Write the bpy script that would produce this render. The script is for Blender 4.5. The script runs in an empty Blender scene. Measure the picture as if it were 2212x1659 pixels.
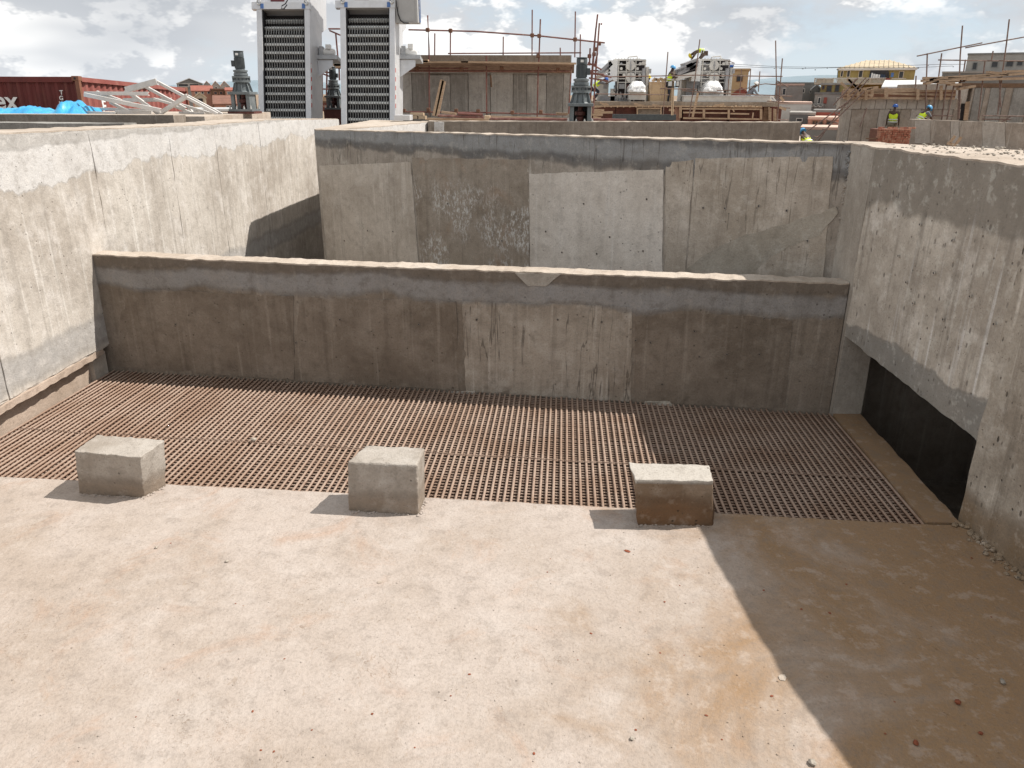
import bpy, math, random
from mathutils import Vector, Matrix, noise
random.seed(7)
sc = bpy.context.scene
col = sc.collection
R = math.radians

# ------------------------------------------------------------------ camera
# photograph coordinates (u, v) are in a 2212 x 1659 frame
FPX, CX, CY, EYE = 1661.0, 1106.0, 829.5, 3.4
PITCH, ROLL, YAW = R(20.756), 0.004, R(-2.948)
_fw = Vector((math.sin(YAW)*math.cos(PITCH), math.cos(YAW)*math.cos(PITCH), -math.sin(PITCH)))
_r = Vector((math.cos(YAW), -math.sin(YAW), 0))
_d = _fw.cross(_r)
_ir = math.cos(ROLL)*_r - math.sin(ROLL)*_d
_id = math.sin(ROLL)*_r + math.cos(ROLL)*_d
cam_data = bpy.data.cameras.new('camera')
cam_data.sensor_width = 36.0
cam_data.lens = FPX/2212*36.0
cam_data.clip_end = 8000
cam = bpy.data.objects.new('camera', cam_data)
col.objects.link(cam)
cam.matrix_world = Matrix(((_ir.x, -_id.x, -_fw.x, 0), (_ir.y, -_id.y, -_fw.y, 0), (_ir.z, -_id.z, -_fw.z, EYE), (0, 0, 0, 1)))
sc.camera = cam

# ------------------------------------------------------------------ sun, sky, exposure
SUNV = Vector((0.76, 0.19, 1.0)).normalized()          # towards the sun
SUN_EL = math.asin(SUNV.z)
sun_data = bpy.data.lights.new('sun', 'SUN')
sun_data.energy = 5.0
sun_data.angle = R(0.53)
sun_data.color = (1.0, 0.945, 0.87)
sun = bpy.data.objects.new('sun', sun_data)
col.objects.link(sun)
sun.rotation_euler = (-SUNV).to_track_quat('-Z', 'Y').to_euler()
sun.location = (20, 5, 30)

w = bpy.data.worlds.new('World')
sc.world = w
w.use_nodes = True
nt = w.node_tree
nt.nodes.clear()
def WN(t, **k):
    n = nt.nodes.new(t)
    for a, b in k.items(): setattr(n, a, b)
    return n
def WL(a, b): nt.links.new(a, b)
def wmath(op, a, b=None, c=None, clamp=False):
    n = WN('ShaderNodeMath', operation=op, use_clamp=clamp)
    for i, x in enumerate((a, b, c)):
        if x is None: continue
        if isinstance(x, (int, float)): n.inputs[i].default_value = x
        else: WL(x, n.inputs[i])
    return n.outputs[0]
def wmix(f, a, b):
    n = WN('ShaderNodeMix', data_type='RGBA')
    for s, x in ((0, f), (6, a), (7, b)):
        if isinstance(x, (int, float)): n.inputs[s].default_value = x
        elif isinstance(x, tuple): n.inputs[s].default_value = (*x, 1)
        else: WL(x, n.inputs[s])
    return n.outputs[2]
def wstep(x, a, b):
    n = WN('ShaderNodeMapRange', interpolation_type='SMOOTHSTEP')
    WL(x, n.inputs[0]); n.inputs[1].default_value = a; n.inputs[2].default_value = b
    return n.outputs[0]
def wnoise(vec, scale, detail, rough, dist=0.0):
    n = WN('ShaderNodeTexNoise')
    WL(vec, n.inputs['Vector'])
    n.inputs['Scale'].default_value = scale; n.inputs['Detail'].default_value = detail
    n.inputs['Roughness'].default_value = rough; n.inputs['Distortion'].default_value = dist
    return n.outputs['Fac']
sky = WN('ShaderNodeTexSky', sky_type='NISHITA', sun_disc=False)
sky.sun_elevation = SUN_EL
sky.sun_rotation = math.atan2(SUNV.x, SUNV.y)
sky.altitude = 1250; sky.air_density = 1.0; sky.dust_density = 1.6
skyc = WN('ShaderNodeMix', data_type='RGBA', blend_type='MULTIPLY')
skyc.inputs[0].default_value = 1.0
WL(sky.outputs[0], skyc.inputs[6]); skyc.inputs[7].default_value = (0.10, 0.10, 0.10, 1)
tc = WN('ShaderNodeTexCoord')
sep = WN('ShaderNodeSeparateXYZ'); WL(tc.outputs['Generated'], sep.inputs[0])
el = wmath('MAXIMUM', sep.outputs[2], 0.0)
def dirvec(sx, sy, sz, ox=0, oy=0, oz=0):
    m = WN('ShaderNodeMapping'); WL(tc.outputs['Generated'], m.inputs[0])
    m.inputs['Scale'].default_value = (sx, sy, sz); m.inputs['Location'].default_value = (ox, oy, oz)
    return m.outputs[0]
big = wnoise(dirvec(1, 1, 2.6, 3.1, 1.7, 0.4), 3.2, 2.0, 0.5, 0.3)
puff = wnoise(dirvec(1, 1, 1.9, 1.3, 4.2, 2.0), 8.5, 5.0, 0.62)
puff_up = wnoise(dirvec(1, 1, 1.9, 1.3 + 0.05, 4.2, 2.0 + 0.055), 8.5, 5.0, 0.62)
cover = wstep(wmath('ADD', wmath('MULTIPLY', big, 0.62), wmath('MULTIPLY', puff, 0.5)), 0.40, 0.545)
lit = wstep(wmath('ADD', wmath('MULTIPLY', wmath('SUBTRACT', puff, puff_up), 2.6), wmath('MULTIPLY', puff, 1.0)), 0.38, 0.68)
greyness = wstep(wnoise(dirvec(1, 1, 3.6, 7.3, 2.2, 5.5), 3.4, 3.0, 0.5), 0.46, 0.68)
shade = wmath('MULTIPLY', wmath('SUBTRACT', 1.0, greyness), wmath('ADD', 0.25, wmath('MULTIPLY', lit, 0.75)))
shade = wmath('ADD', wmath('MULTIPLY', shade, 0.78), wmath('MULTIPLY', lit, 0.22))
cloudc = wmix(shade, (0.47, 0.495, 0.53), (0.97, 0.96, 0.94))
blue = wmix(0.72, skyc.outputs[2], (0.56, 0.655, 0.745))
skymix = wmix(cover, blue, cloudc)
hz = wstep(el, 0.10, 0.0)
final = wmix(wmath('MULTIPLY', hz, 0.30), skymix, (0.70, 0.75, 0.81))
bg = WN('ShaderNodeBackground'); WL(final, bg.inputs[0]); bg.inputs[1].default_value = 1.0
out = WN('ShaderNodeOutputWorld'); WL(bg.outputs[0], out.inputs[0])
sc.view_settings.view_transform = 'Standard'
sc.view_settings.look = 'None'
sc.view_settings.exposure = 0.25
sc.view_settings.gamma = 1.0
sc.cycles.max_bounces = 6
sc.cycles.diffuse_bounces = 3
sc.cycles.glossy_bounces = 2
sc.cycles.transmission_bounces = 1
sc.view_settings.use_curve_mapping = False

# ------------------------------------------------------------------ photograph frame -> place
ORG = Vector((0, 0, EYE))
def ray(u, v): return _fw + _ir*((u-CX)/FPX) + _id*((v-CY)/FPX)
def atz(u, v, z):
    d = ray(u, v); return ORG + d*((z-EYE)/d.z)
def at(u, v, Y):
    d = ray(u, v); return ORG + d*(Y/d.y)
def onv(u, v, p, q):
    n = Vector((q[1]-p[1], -(q[0]-p[0]), 0)); d = ray(u, v)
    return ORG + d*(n.dot(Vector(p)-ORG)/n.dot(d))
def frame(ox, oy, k):                 # a detail crop of the photograph -> (u, v)
    return lambda a, b: ((ox+a*k)/1.8373, (oy+b*k)/1.8373)
r1 = frame(0, 200, 1/2.212); r2 = frame(850, 0, .38427); r3 = frame(1550, 0, .40687)
r4 = frame(2200, 150, .42948); r5 = frame(3050, 60, .45841)
z6 = frame(2200, 200, .18078); z7 = frame(3050, 220, .29385); z8 = frame(3450, 380, .27758)

# ------------------------------------------------------------------ mesh and object helpers
WLOC = {}
class MB:
    def __init__(s): s.v = []; s.f = []
    def add(s, vs, fs):
        b = len(s.v); s.v += [Vector(x) for x in vs]; s.f += [tuple(i+b for i in f) for f in fs]
        return s
    def box(s, a, b):
        x0, x1 = sorted((a[0], b[0])); y0, y1 = sorted((a[1], b[1])); z0, z1 = sorted((a[2], b[2]))
        return s.add([(x0,y0,z0),(x1,y0,z0),(x1,y1,z0),(x0,y1,z0),(x0,y0,z1),(x1,y0,z1),(x1,y1,z1),(x0,y1,z1)],
                     [(0,3,2,1),(4,5,6,7),(0,1,5,4),(1,2,6,5),(2,3,7,6),(3,0,4,7)])
    def hexa(s, c):
        return s.add(c, [(0,3,2,1),(4,5,6,7),(0,1,5,4),(1,2,6,5),(2,3,7,6),(3,0,4,7)])
    def bar(s, p, q, w, h, up=Vector((0, 0, 1))):
        p = Vector(p); q = Vector(q); d = (q-p).normalized()
        x = d.cross(up)
        if x.length < 1e-4: x = d.cross(Vector((1, 0, 0)))
        x.normalize(); y = x.cross(d).normalized()
        x = x*w/2; y = y*h/2
        return s.hexa([p-x-y, p+x-y, q+x-y, q-x-y, p-x+y, p+x+y, q+x+y, q-x+y])
    def tube(s, pts, r, n=8, caps=True, r2_=None):
        pts = [Vector(p) for p in pts]; b = len(s.v); m = len(pts)
        for i, p in enumerate(pts):
            d = (pts[min(i+1, m-1)]-pts[max(i-1, 0)]).normalized()
            a = d.cross(Vector((0, 0, 1)))
            if a.length < 1e-3: a = d.cross(Vector((1, 0, 0)))
            a.normalize(); c = a.cross(d)
            rr = r if r2_ is None else r+(r2_-r)*i/(m-1)
            for k in range(n):
                t = 2*math.pi*k/n
                s.v.append(p+a*math.cos(t)*rr+c*math.sin(t)*rr)
        for i in range(m-1):
            for k in range(n):
                s.f.append((b+i*n+k, b+i*n+(k+1) % n, b+(i+1)*n+(k+1) % n, b+(i+1)*n+k))
        if caps:
            s.f.append(tuple(b+k for k in reversed(range(n)))); s.f.append(tuple(b+(m-1)*n+k for k in range(n)))
        return s
    def lathe(s, prof, c, n=20, axis='z'):
        c = Vector(c); b = len(s.v); m = len(prof)
        for (r, h) in prof:
            for k in range(n):
                t = 2*math.pi*k/n
                o = {'z': (r*math.cos(t), r*math.sin(t), h), 'y': (r*math.cos(t), h, r*math.sin(t)), 'x': (h, r*math.cos(t), r*math.sin(t))}[axis]
                s.v.append(c+Vector(o))
        for i in range(m-1):
            for k in range(n):
                s.f.append((b+i*n+k, b+i*n+(k+1) % n, b+(i+1)*n+(k+1) % n, b+(i+1)*n+k))
        s.f.append(tuple(b+k for k in reversed(range(n)))); s.f.append(tuple(b+(m-1)*n+k for k in range(n)))
        return s
    def prism(s, poly, off):
        n = len(poly); off = Vector(off); b = len(s.v)
        s.v += [Vector(p) for p in poly]+[Vector(p)+off for p in poly]
        s.f.append(tuple(b+i for i in range(n))); s.f.append(tuple(b+n+i for i in reversed(range(n))))
        for i in range(n):
            j = (i+1) % n; s.f.append((b+j, b+i, b+n+i, b+n+j))
        return s
    def strip(s, st, seg=.14, nz=1, jit=.006, freq=7.0, jz=1.0):
        """a wall along stations (xi, yi, xo, yo, zb, zt): closed section, edges slightly uneven"""
        rows = []
        for a, b in zip(st[:-1], st[1:]):
            L = math.hypot(b[0]-a[0], b[1]-a[1]); n = max(1, int(L/seg))
            for i in range(n): rows.append([a[k]+(b[k]-a[k])*i/n for k in range(6)])
        rows.append(list(st[-1])[:6])
        base = len(s.v); ring = 2*(nz+1)
        for ri, (xi, yi, xo, yo, zb, zt) in enumerate(rows):
            pts = [Vector((xi, yi, zb+(zt-zb)*k/nz)) for k in range(nz+1)]+[Vector((xo, yo, zt-(zt-zb)*k/nz)) for k in range(nz+1)]
            for k, p in enumerate(pts):
                corner = k in (0, nz, nz+1, 2*nz+1) or ri in (0, len(rows)-1)
                if corner and jit:
                    nv = noise.noise_vector(p*freq)*jit+noise.noise_vector(p*freq*3.1)*jit*.5
                    nv.z *= jz; p = p+nv
                s.v.append(p)
        for i in range(len(rows)-1):
            for k in range(ring):
                k2 = (k+1) % ring
                s.f.append((base+i*ring+k, base+(i+1)*ring+k, base+(i+1)*ring+k2, base+i*ring+k2))
        s.f.append(tuple(base+k for k in range(ring)))
        e = base+(len(rows)-1)*ring
        s.f.append(tuple(e+k for k in reversed(range(ring))))
        return s
    def mesh(s, name, mt, off):
        me = bpy.data.meshes.new(name)
        me.from_pydata([v-off for v in s.v], [], s.f)
        if mt is not None: me.materials.append(mt)
        me.validate(); me.update()
        return me
    def build(s, name, mt, parent=None, smooth=False, bevel=0, sharp=35):
        xs = [v.x for v in s.v]; ys = [v.y for v in s.v]; zs = [v.z for v in s.v]
        base = Vector(((min(xs)+max(xs))/2, (min(ys)+max(ys))/2, min(zs)))
        me = s.mesh(name, mt, base)
        if smooth:
            import bmesh
            bm = bmesh.new(); bm.from_mesh(me)
            bmesh.ops.recalc_face_normals(bm, faces=bm.faces)
            for f in bm.faces: f.smooth = True
            for e in bm.edges:
                if len(e.link_faces) != 2 or e.calc_face_angle(0) > R(sharp): e.smooth = False
            bm.to_mesh(me); bm.free()
        else:
            import bmesh
            bm = bmesh.new(); bm.from_mesh(me); bmesh.ops.recalc_face_normals(bm, faces=bm.faces); bm.to_mesh(me); bm.free()
        o = bpy.data.objects.new(name, me); col.objects.link(o)
        if bevel:
            m = o.modifiers.new('bevel', 'BEVEL'); m.width = bevel; m.segments = 2; m.limit_method = 'ANGLE'
        return place(o, base, parent)
def place(o, base, parent):
    if parent is not None:
        o.parent = parent; o.location = Vector(base)-WLOC[parent.name]
    else: o.location = base
    WLOC[o.name] = Vector(base)
    return o
def tag(o, label, cat, group=None):
    o['label'] = label; o['category'] = cat
    if group: o['group'] = group
    return o
def thing(name, label, cat, loc, group=None):
    o = bpy.data.objects.new(name, None); o.empty_display_size = .2
    col.objects.link(o); o.location = loc; WLOC[o.name] = Vector(loc)
    return tag(o, label, cat, group)
def kind(o, k): o['kind'] = k; return o
def inst(o, name, loc, parent, rot=None, scale=None):    # a further piece that shares mesh data
    c = bpy.data.objects.new(name, o.data); col.objects.link(c)
    place(c, loc, parent)
    if rot: c.rotation_euler = rot
    if scale: c.scale = scale
    return c
def copy_tree(o, parent=None):
    c = o.copy(); col.objects.link(c); c.parent = parent
    for ch in o.children: copy_tree(ch, c)
    return c
def text_mesh(body, size, name, mt, mtx, parent, extrude=.004, bold=False):
    cu = bpy.data.curves.new(name, 'FONT'); cu.body = body; cu.size = size; cu.extrude = extrude
    cu.align_x = 'CENTER'; cu.align_y = 'CENTER'
    if bold: cu.offset = size*.018
    t = bpy.data.objects.new(name, cu); col.objects.link(t)
    bpy.context.view_layer.update()
    me = bpy.data.meshes.new_from_object(t.evaluated_get(bpy.context.evaluated_depsgraph_get()))
    bpy.data.objects.remove(t); bpy.data.curves.remove(cu)
    me.transform(mtx.to_3x3().to_4x4()); me.materials.clear(); me.materials.append(mt)
    o = bpy.data.objects.new(name, me); col.objects.link(o)
    return place(o, mtx.translation, parent)

# ------------------------------------------------------------------ materials
class NT:
    def __init__(s, name):
        s.m = bpy.data.materials.new(name); s.m.use_nodes = True
        s.t = s.m.node_tree; s.t.nodes.clear()
        s.o = s.t.nodes.new('ShaderNodeOutputMaterial'); s.b = s.t.nodes.new('ShaderNodeBsdfPrincipled')
        s.t.links.new(s.b.outputs[0], s.o.inputs[0])
        g = s.t.nodes.new('ShaderNodeNewGeometry'); s.pos = g.outputs['Position']; s.nrm = g.outputs['Normal']
    def n(s, t, **k):
        n = s.t.nodes.new(t)
        for a, b in k.items(): setattr(n, a, b)
        return n
    def put(s, sock, x):
        if isinstance(x, (int, float)): sock.default_value = x
        elif isinstance(x, tuple): sock.default_value = (*x, 1) if len(sock.default_value) == 4 and len(x) == 3 else x
        else: s.t.links.new(x, sock)
    def math(s, op, a, b=0.0, clamp=False):
        n = s.n('ShaderNodeMath', operation=op, use_clamp=clamp); s.put(n.inputs[0], a); s.put(n.inputs[1], b); return n.outputs[0]
    def mix(s, f, a, b, mode='MIX'):
        n = s.n('ShaderNodeMix', data_type='RGBA', blend_type=mode)
        s.put(n.inputs[0], f); s.put(n.inputs[6], a); s.put(n.inputs[7], b); return n.outputs[2]
    def step(s, x, a, b, lo=0.0, hi=1.0):
        n = s.n('ShaderNodeMapRange', interpolation_type='SMOOTHSTEP')
        s.put(n.inputs[0], x); n.inputs[1].default_value = a; n.inputs[2].default_value = b
        n.inputs[3].default_value = lo; n.inputs[4].default_value = hi; return n.outputs[0]
    def map(s, sc=(1, 1, 1), off=(0, 0, 0), vec=None):
        n = s.n('ShaderNodeMapping'); s.put(n.inputs[0], vec or s.pos)
        n.inputs['Scale'].default_value = sc; n.inputs['Location'].default_value = off; return n.outputs[0]
    def noise(s, scale, detail=4, rough=.55, vec=None, dist=0.0):
        n = s.n('ShaderNodeTexNoise'); s.put(n.inputs['Vector'], vec or s.pos)
        n.inputs['Scale'].default_value = scale; n.inputs['Detail'].default_value = detail
        n.inputs['Roughness'].default_value = rough; n.inputs['Distortion'].default_value = dist; return n.outputs['Fac']
    def voro(s, scale, vec=None, feat='F1', rnd=1.0):
        n = s.n('ShaderNodeTexVoronoi', feature=feat); s.put(n.inputs['Vector'], vec or s.pos)
        n.inputs['Scale'].default_value = scale; n.inputs['Randomness'].default_value = rnd; return n
    def sepz(s, vec=None):
        n = s.n('ShaderNodeSeparateXYZ'); s.put(n.inputs[0], vec or s.pos); return n.outputs
    def bump(s, h, strength=.4, dist=.01, nrm=None):
        n = s.n('ShaderNodeBump'); s.put(n.inputs['Height'], h)
        n.inputs['Strength'].default_value = strength; n.inputs['Distance'].default_value = dist
        if nrm is not None: s.put(n.inputs['Normal'], nrm)
        return n.outputs[0]
    def fin(s, color, rough=.9, bump=None, metal=0.0, spec=.3):
        s.put(s.b.inputs['Base Color'], color); s.put(s.b.inputs['Roughness'], rough)
        s.put(s.b.inputs['Metallic'], metal); s.b.inputs['Specular IOR Level'].default_value = spec
        if bump is not None: s.put(s.b.inputs['Normal'], bump)
        return s.m

def concrete(name, c1, c2, c3, seed=0.0, streak=.5, pits=.6, bands=(), light=.5, white=0.0, drips=0.0, rust=0.0, grain=.12, sm=1.0, floor=False, stain_shade=0.0, gain=1.0, cracks=0.0, pock=0.0):
    """cast concrete: clouding, vertical run-off streaks, air holes, cement smears (bands)"""
    sc_ = lambda c, q=gain: tuple(min(.8, x*q) for x in c)
    c1, c2, c3 = sc_(c1), sc_(c2), sc_(c3); bands = [(a, b, d, sc_(e), f, h) for a, b, d, e, f, h in bands]
    k = NT(name); off = (seed*3.7, seed*1.9, seed*2.3)
    P = k.map(off=off)
    a = k.noise(.9*sm, 3, .6, P); b = k.noise(2.7*sm, 4, .65, P)
    c = k.mix(k.step(a, .36, .64), c1, c2)
    c = k.mix(k.math('MULTIPLY', k.step(b, .5, .72), light), c, c3)
    z = k.sepz()[2]
    if not floor:
        S = k.map(sc=(9, 9, .42), off=off); st = k.noise(1.0, 3, .65, S)
        c = k.mix(k.math('MULTIPLY', k.step(st, .5, .72), streak*.55), c, tuple(x*.62 for x in c2))
        S2 = k.map(sc=(14, 14, .6), off=(off[2], off[0], off[1])); st2 = k.noise(1.0, 2, .6, S2)
        c = k.mix(k.math('MULTIPLY', k.step(st2, .56, .74), streak*.5), c, tuple(min(.8, x*1.25) for x in c3))
    for (z0, z1, amp, bc, al, soft) in bands:
        wv = k.math('MULTIPLY', k.math('SUBTRACT', k.noise(1.5, 4, .6, k.map(sc=(1, 1, .5), off=(3.3+z0, 7.1, 1.0))), .5), amp*4)
        zz = k.math('ADD', z, wv)
        f = k.math('MULTIPLY', k.step(zz, z0-soft, z0+soft), k.step(zz, z1+soft, z1-soft))
        f = k.math('MULTIPLY', f, k.math('ADD', al*.6, k.math('MULTIPLY', k.noise(2.2, 3, .6, k.map(off=(1.7, 5.2, 0))), al*.9), True))
        ed_ = k.math('MULTIPLY', k.math('MULTIPLY', f, k.math('SUBTRACT', al, f)), 2.2, True)
        c = k.mix(f, c, bc); c = k.mix(ed_, c, tuple(x*.5 for x in bc))
    if drips:
        S3 = k.map(sc=(6.5, 6.5, .42), off=(off[0]+5, 2, 7)); dr = k.noise(1.0, 3, .55, S3, .25)
        ln = k.step(k.math('ABSOLUTE', k.math('SUBTRACT', dr, .5)), .013, .004)
        gt = k.step(k.noise(1.7, 2, .5, k.map(off=(off[2], 8, 3))), .46, .56)
        c = k.mix(k.math('MULTIPLY', k.math('MULTIPLY', ln, gt), drips), c, (.045, .036, .028))
    if white:
        wn = k.noise(24, 4, .8, k.map(sc=(1, 1, .5), off=off)); wm = k.noise(1.6, 2, .5, k.map(off=(off[0]+9, 3, 1)))
        wf = k.math('MULTIPLY', k.math('MULTIPLY', k.step(wn, .47, .62), k.step(wm, .40, .58)), k.step(z, 2.25, 1.75))
        c = k.mix(k.math('MULTIPLY', wf, white), c, (.62, .61, .59))
    if rust:
        rn = k.noise(1.9*sm, 6, .68, k.map(off=(off[0]+20, 4, 2)), .8)
        c = k.mix(k.math('MULTIPLY', k.step(rn, .52, .74), rust), c, (.34, .17, .08))
    if stain_shade:
        x = k.sepz()[0]; sn = k.noise(.8, 5, .65, k.map(off=(4, 9, 2)), .9)
        sf = k.step(k.math('ADD', k.math('MULTIPLY', x, .16), sn), .52, .90)
        c = k.mix(k.math('MULTIPLY', sf, stain_shade), c, (.245, .148, .072))  # brown stain, strengthened to darken the floor lying in shadow as well
    if cracks:
        cn = k.noise(3.2, 4, .6, k.map(off=(2, 6, 0)), .5); cl = k.step(k.math('ABSOLUTE', k.math('SUBTRACT', cn, .5)), .0045, .001)
        cg = k.step(k.noise(1.3, 3, .6, k.map(off=(9, 1, 0))), .52, .64)
        c = k.mix(k.math('MULTIPLY', k.math('MULTIPLY', cl, cg), cracks), c, (.16, .11, .07))
        sv = k.noise(24, 3, .8, k.map(sc=(1, .55, 1)), .8); c = k.mix(k.math('MULTIPLY', k.step(sv, .59, .69), .42), c, (.27, .205, .15))
    g = k.noise(55, 2, .7, P); md = k.noise(7.5, 3, .7, P)
    c = k.mix(k.math('MULTIPLY', k.step(md, .5, .7), .32), c, tuple(x*.55 for x in c2))
    c = k.mix(k.math('MULTIPLY', k.step(md, .47, .32), .22), c, tuple(min(.85, x*1.15) for x in c3))
    c = k.mix(k.math('MULTIPLY', k.step(g, .42, .72), grain*2), c, tuple(x*.45 for x in c2))
    v1 = k.voro(11, P); rv = k.noise(3.3, 1, .5, P)
    ph = k.math('MULTIPLY', k.step(v1.outputs['Distance'], .15, .06), k.step(rv, .5, .58))
    v2 = k.voro(34, P)
    ph2 = k.math('MULTIPLY', k.step(v2.outputs['Distance'], .18, .08), k.step(rv, .56, .44))
    if pock:
        v3 = k.voro(1.0, k.map(sc=(13, 13, 6.5), off=off)); ph3 = k.math('MULTIPLY', k.step(k.math('ADD', v3.outputs['Distance'], k.math('MULTIPLY', g, .16)), .29, .20), k.step(b, .40, .58))
        ph = k.math('MAXIMUM', ph, k.math('MULTIPLY', ph3, pock))
    hole = k.math('MAXIMUM', ph, ph2)
    c = k.mix(k.math('MULTIPLY', hole, pits), c, tuple(x*.3 for x in c2))
    h = k.math('SUBTRACT', k.noise(18, 3, .8, P), k.math('MULTIPLY', ph, .8*pits))
    if floor: h = k.math('ADD', h, k.math('MULTIPLY', g, .5))
    return k.fin(c, .93, k.bump(h, .5 if floor else .6, .016 if floor else .014), spec=.2)

def plain(name, c, rough=.6, metal=0.0, var=.25, scale=6.0, dirt=None, bump=.15, spec=.4, seed=0):
    k = NT(name); P = k.map(off=(seed*3.1, seed, seed*2))
    f = k.noise(scale, 5, .62, P)
    cc = k.mix(k.step(f, .35, .7), c, tuple(x*(1-var) for x in c))
    if dirt: cc = k.mix(k.math('MULTIPLY', k.step(k.noise(scale*.45, 6, .7, P, .5), .5, .72), .75), cc, dirt)
    return k.fin(cc, rough, k.bump(k.noise(scale*6, 4, .6, P), bump, .006), metal, spec)

def wood(name, c, c2, seed=0):
    k = NT(name); P = k.map(sc=(3, 3, 22), off=(seed, seed*2, 0))
    f = k.noise(2.0, 5, .6, P, .6); f2 = k.noise(1.2, 4, .6)
    cc = k.mix(k.step(f, .35, .68), c, c2); cc = k.mix(k.math('MULTIPLY', k.step(f2, .5, .7), .5), cc, tuple(x*.55 for x in c2))
    return k.fin(cc, .85, k.bump(f, .3, .004), spec=.2)

M = {}
WARM = (.40, .345, .285)
M['floor'] = concrete('floor_concrete', (.515, .445, .395), (.445, .372, .315), (.565, .505, .46), 1, pits=.1, light=.5, rust=.34, stain_shade=.88, cracks=.5, grain=.14, sm=.75, floor=True, gain=0.78)
M['left'] = concrete('sunlit_wall_concrete', (.48, .44, .393), (.365, .325, .283), (.60, .565, .53), 2, .75, .6,
    bands=((2.45, 3.6, .17, (.53, .515, .50), .8, .02), (2.84, 3.6, .05, (.34, .322, .30), .7, .03), (.42, .72, .09, (.335, .322, .31), .75, .08)), light=.6, white=.0, gain=1.1)
M['recess'] = concrete('recess_plaster', (.47, .375, .305), (.40, .315, .25), (.52, .43, .36), 3, .2, .2, light=.4, gain=0.95)
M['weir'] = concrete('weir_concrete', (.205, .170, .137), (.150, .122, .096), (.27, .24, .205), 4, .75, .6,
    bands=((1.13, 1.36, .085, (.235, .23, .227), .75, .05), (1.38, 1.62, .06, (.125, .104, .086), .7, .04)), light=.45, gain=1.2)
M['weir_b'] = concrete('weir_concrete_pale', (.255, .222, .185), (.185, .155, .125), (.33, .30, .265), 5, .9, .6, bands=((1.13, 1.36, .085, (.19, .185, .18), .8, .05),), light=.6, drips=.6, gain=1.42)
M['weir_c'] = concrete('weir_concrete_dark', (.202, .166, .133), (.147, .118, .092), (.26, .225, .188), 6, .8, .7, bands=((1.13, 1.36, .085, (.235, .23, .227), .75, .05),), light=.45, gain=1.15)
M['far'] = concrete('far_wall_concrete', (.230, .205, .178), (.175, .153, .130), (.30, .28, .25), 7, .7, .5,
    bands=((2.50, 3.3, .11, (.088, .086, .085), .9, .06), (2.60, 2.80, .06, (.30, .31, .315), .35, .04)), light=.5, drips=.5, gain=1.65)
M['far_a'] = concrete('far_panel_beige', (.365, .328, .285), (.295, .26, .222), (.43, .40, .36), 8, .6, .5, light=.5, gain=1.45)
M['far_b'] = concrete('far_panel_brown', (.210, .180, .148), (.165, .138, .11), (.27, .24, .205), 9, .7, .5, light=.45, white=.9, rust=.25, gain=1.5)
M['far_c'] = concrete('far_panel_pale', (.47, .435, .395), (.40, .365, .325), (.53, .50, .46), 10, .35, .8, light=.5, gain=1.38)
M['far_d'] = concrete('far_panel_grey_brown', (.235, .208, .178), (.185, .16, .132), (.31, .285, .255), 11, .6, .6, light=.6, drips=.5, gain=2)
M['smear'] = concrete('wet_cement_smear', (.225, .205, .175), (.18, .16, .132), (.30, .28, .25), 12, .1, .15, light=.5, gain=1.75)
M['right'] = concrete('right_wall_concrete', (.37, .337, .293), (.265, .235, .20), (.52, .49, .45), 13, 1.1, .9, pock=.8,
    bands=((2.40, 3.4, .13, (.150, .134, .114), .8, .06), (.45, 1.08, .10, (.165, .158, .145), .85, .03)), light=.6, gain=1.5)
M['right_near'] = concrete('right_near_concrete', (.385, .347, .297), (.255, .22, .18), (.52, .485, .435), 14, 1.3, 1.0, pock=1.0,
    bands=((2.40, 3.4, .13, (.165, .147, .125), .7, .06), (-.3, .28, .09, (.17, .115, .065), .7, .1)), light=.6, gain=1.22)
M['render'] = concrete('smooth_render', (.245, .222, .195), (.20, .18, .155), (.30, .28, .25), 15, .5, .3, light=.4, gain=1.6)
M['top'] = concrete('dusty_wall_top', (.52, .45, .38), (.43, .36, .295), (.58, .52, .46), 16, 0, .3, light=.6, rust=.15, floor=True, gain=0.88)
M['dark'] = concrete('pit_concrete_shade', (.07, .052, .04), (.045, .033, .025), (.10, .08, .062), 17, .6, .4)  # near black, so the shade under the grating sits in the colour
M['block'] = concrete('block_concrete', (.43, .39, .345), (.335, .293, .25), (.51, .475, .435), 18, .2, .7,
    bands=((-.2, .17, .05, (.25, .19, .14), .7, .08),), light=.6, sm=2.2, gain=0.84)
M['mid'] = concrete('mid_wall_concrete', (.225, .190, .158), (.175, .145, .118), (.28, .25, .215), 19, .7, .4, light=.4, gain=1.25)
M['tank'] = concrete('tank_concrete', (.255, .245, .228), (.185, .178, .165), (.33, .32, .30), 20, .6, .4, light=.5, sm=.7, gain=1.6)
M['tank_b'] = concrete('tank_concrete_stained', (.20, .192, .178), (.15, .142, .130), (.27, .26, .243), 21, .8, .4, light=.5, sm=.7, gain=1.5)
M['tank_top'] = concrete('tank_rim_concrete', (.25, .205, .160), (.19, .15, .115), (.31, .28, .24), 22, .5, .3, sm=.7, gain=1.3)
M['rwall'] = concrete('brownish_concrete', (.235, .200, .168), (.185, .155, .128), (.285, .255, .222), 23, .9, .3, sm=.7, gain=1.6)
M['rwall_b'] = concrete('brownish_concrete_pale', (.28, .25, .22), (.225, .20, .172), (.32, .30, .27), 24, .8, .3, sm=.7, gain=1.6)
M['rubble'] = plain('rubble_stone', (.36, .32, .27), .95, var=.45, scale=30)
def k_ground():
    k = NT('site_soil'); f = k.noise(.15, 6, .6); g = k.noise(2.0, 5, .6)
    c = k.mix(k.step(f, .4, .6), (.26, .18, .12), (.20, .15, .105)); c = k.mix(k.step(g, .5, .7), c, (.32, .25, .18))
    return k.fin(c, .95, k.bump(g, .5, .05))
M['soil'] = k_ground()
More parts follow.
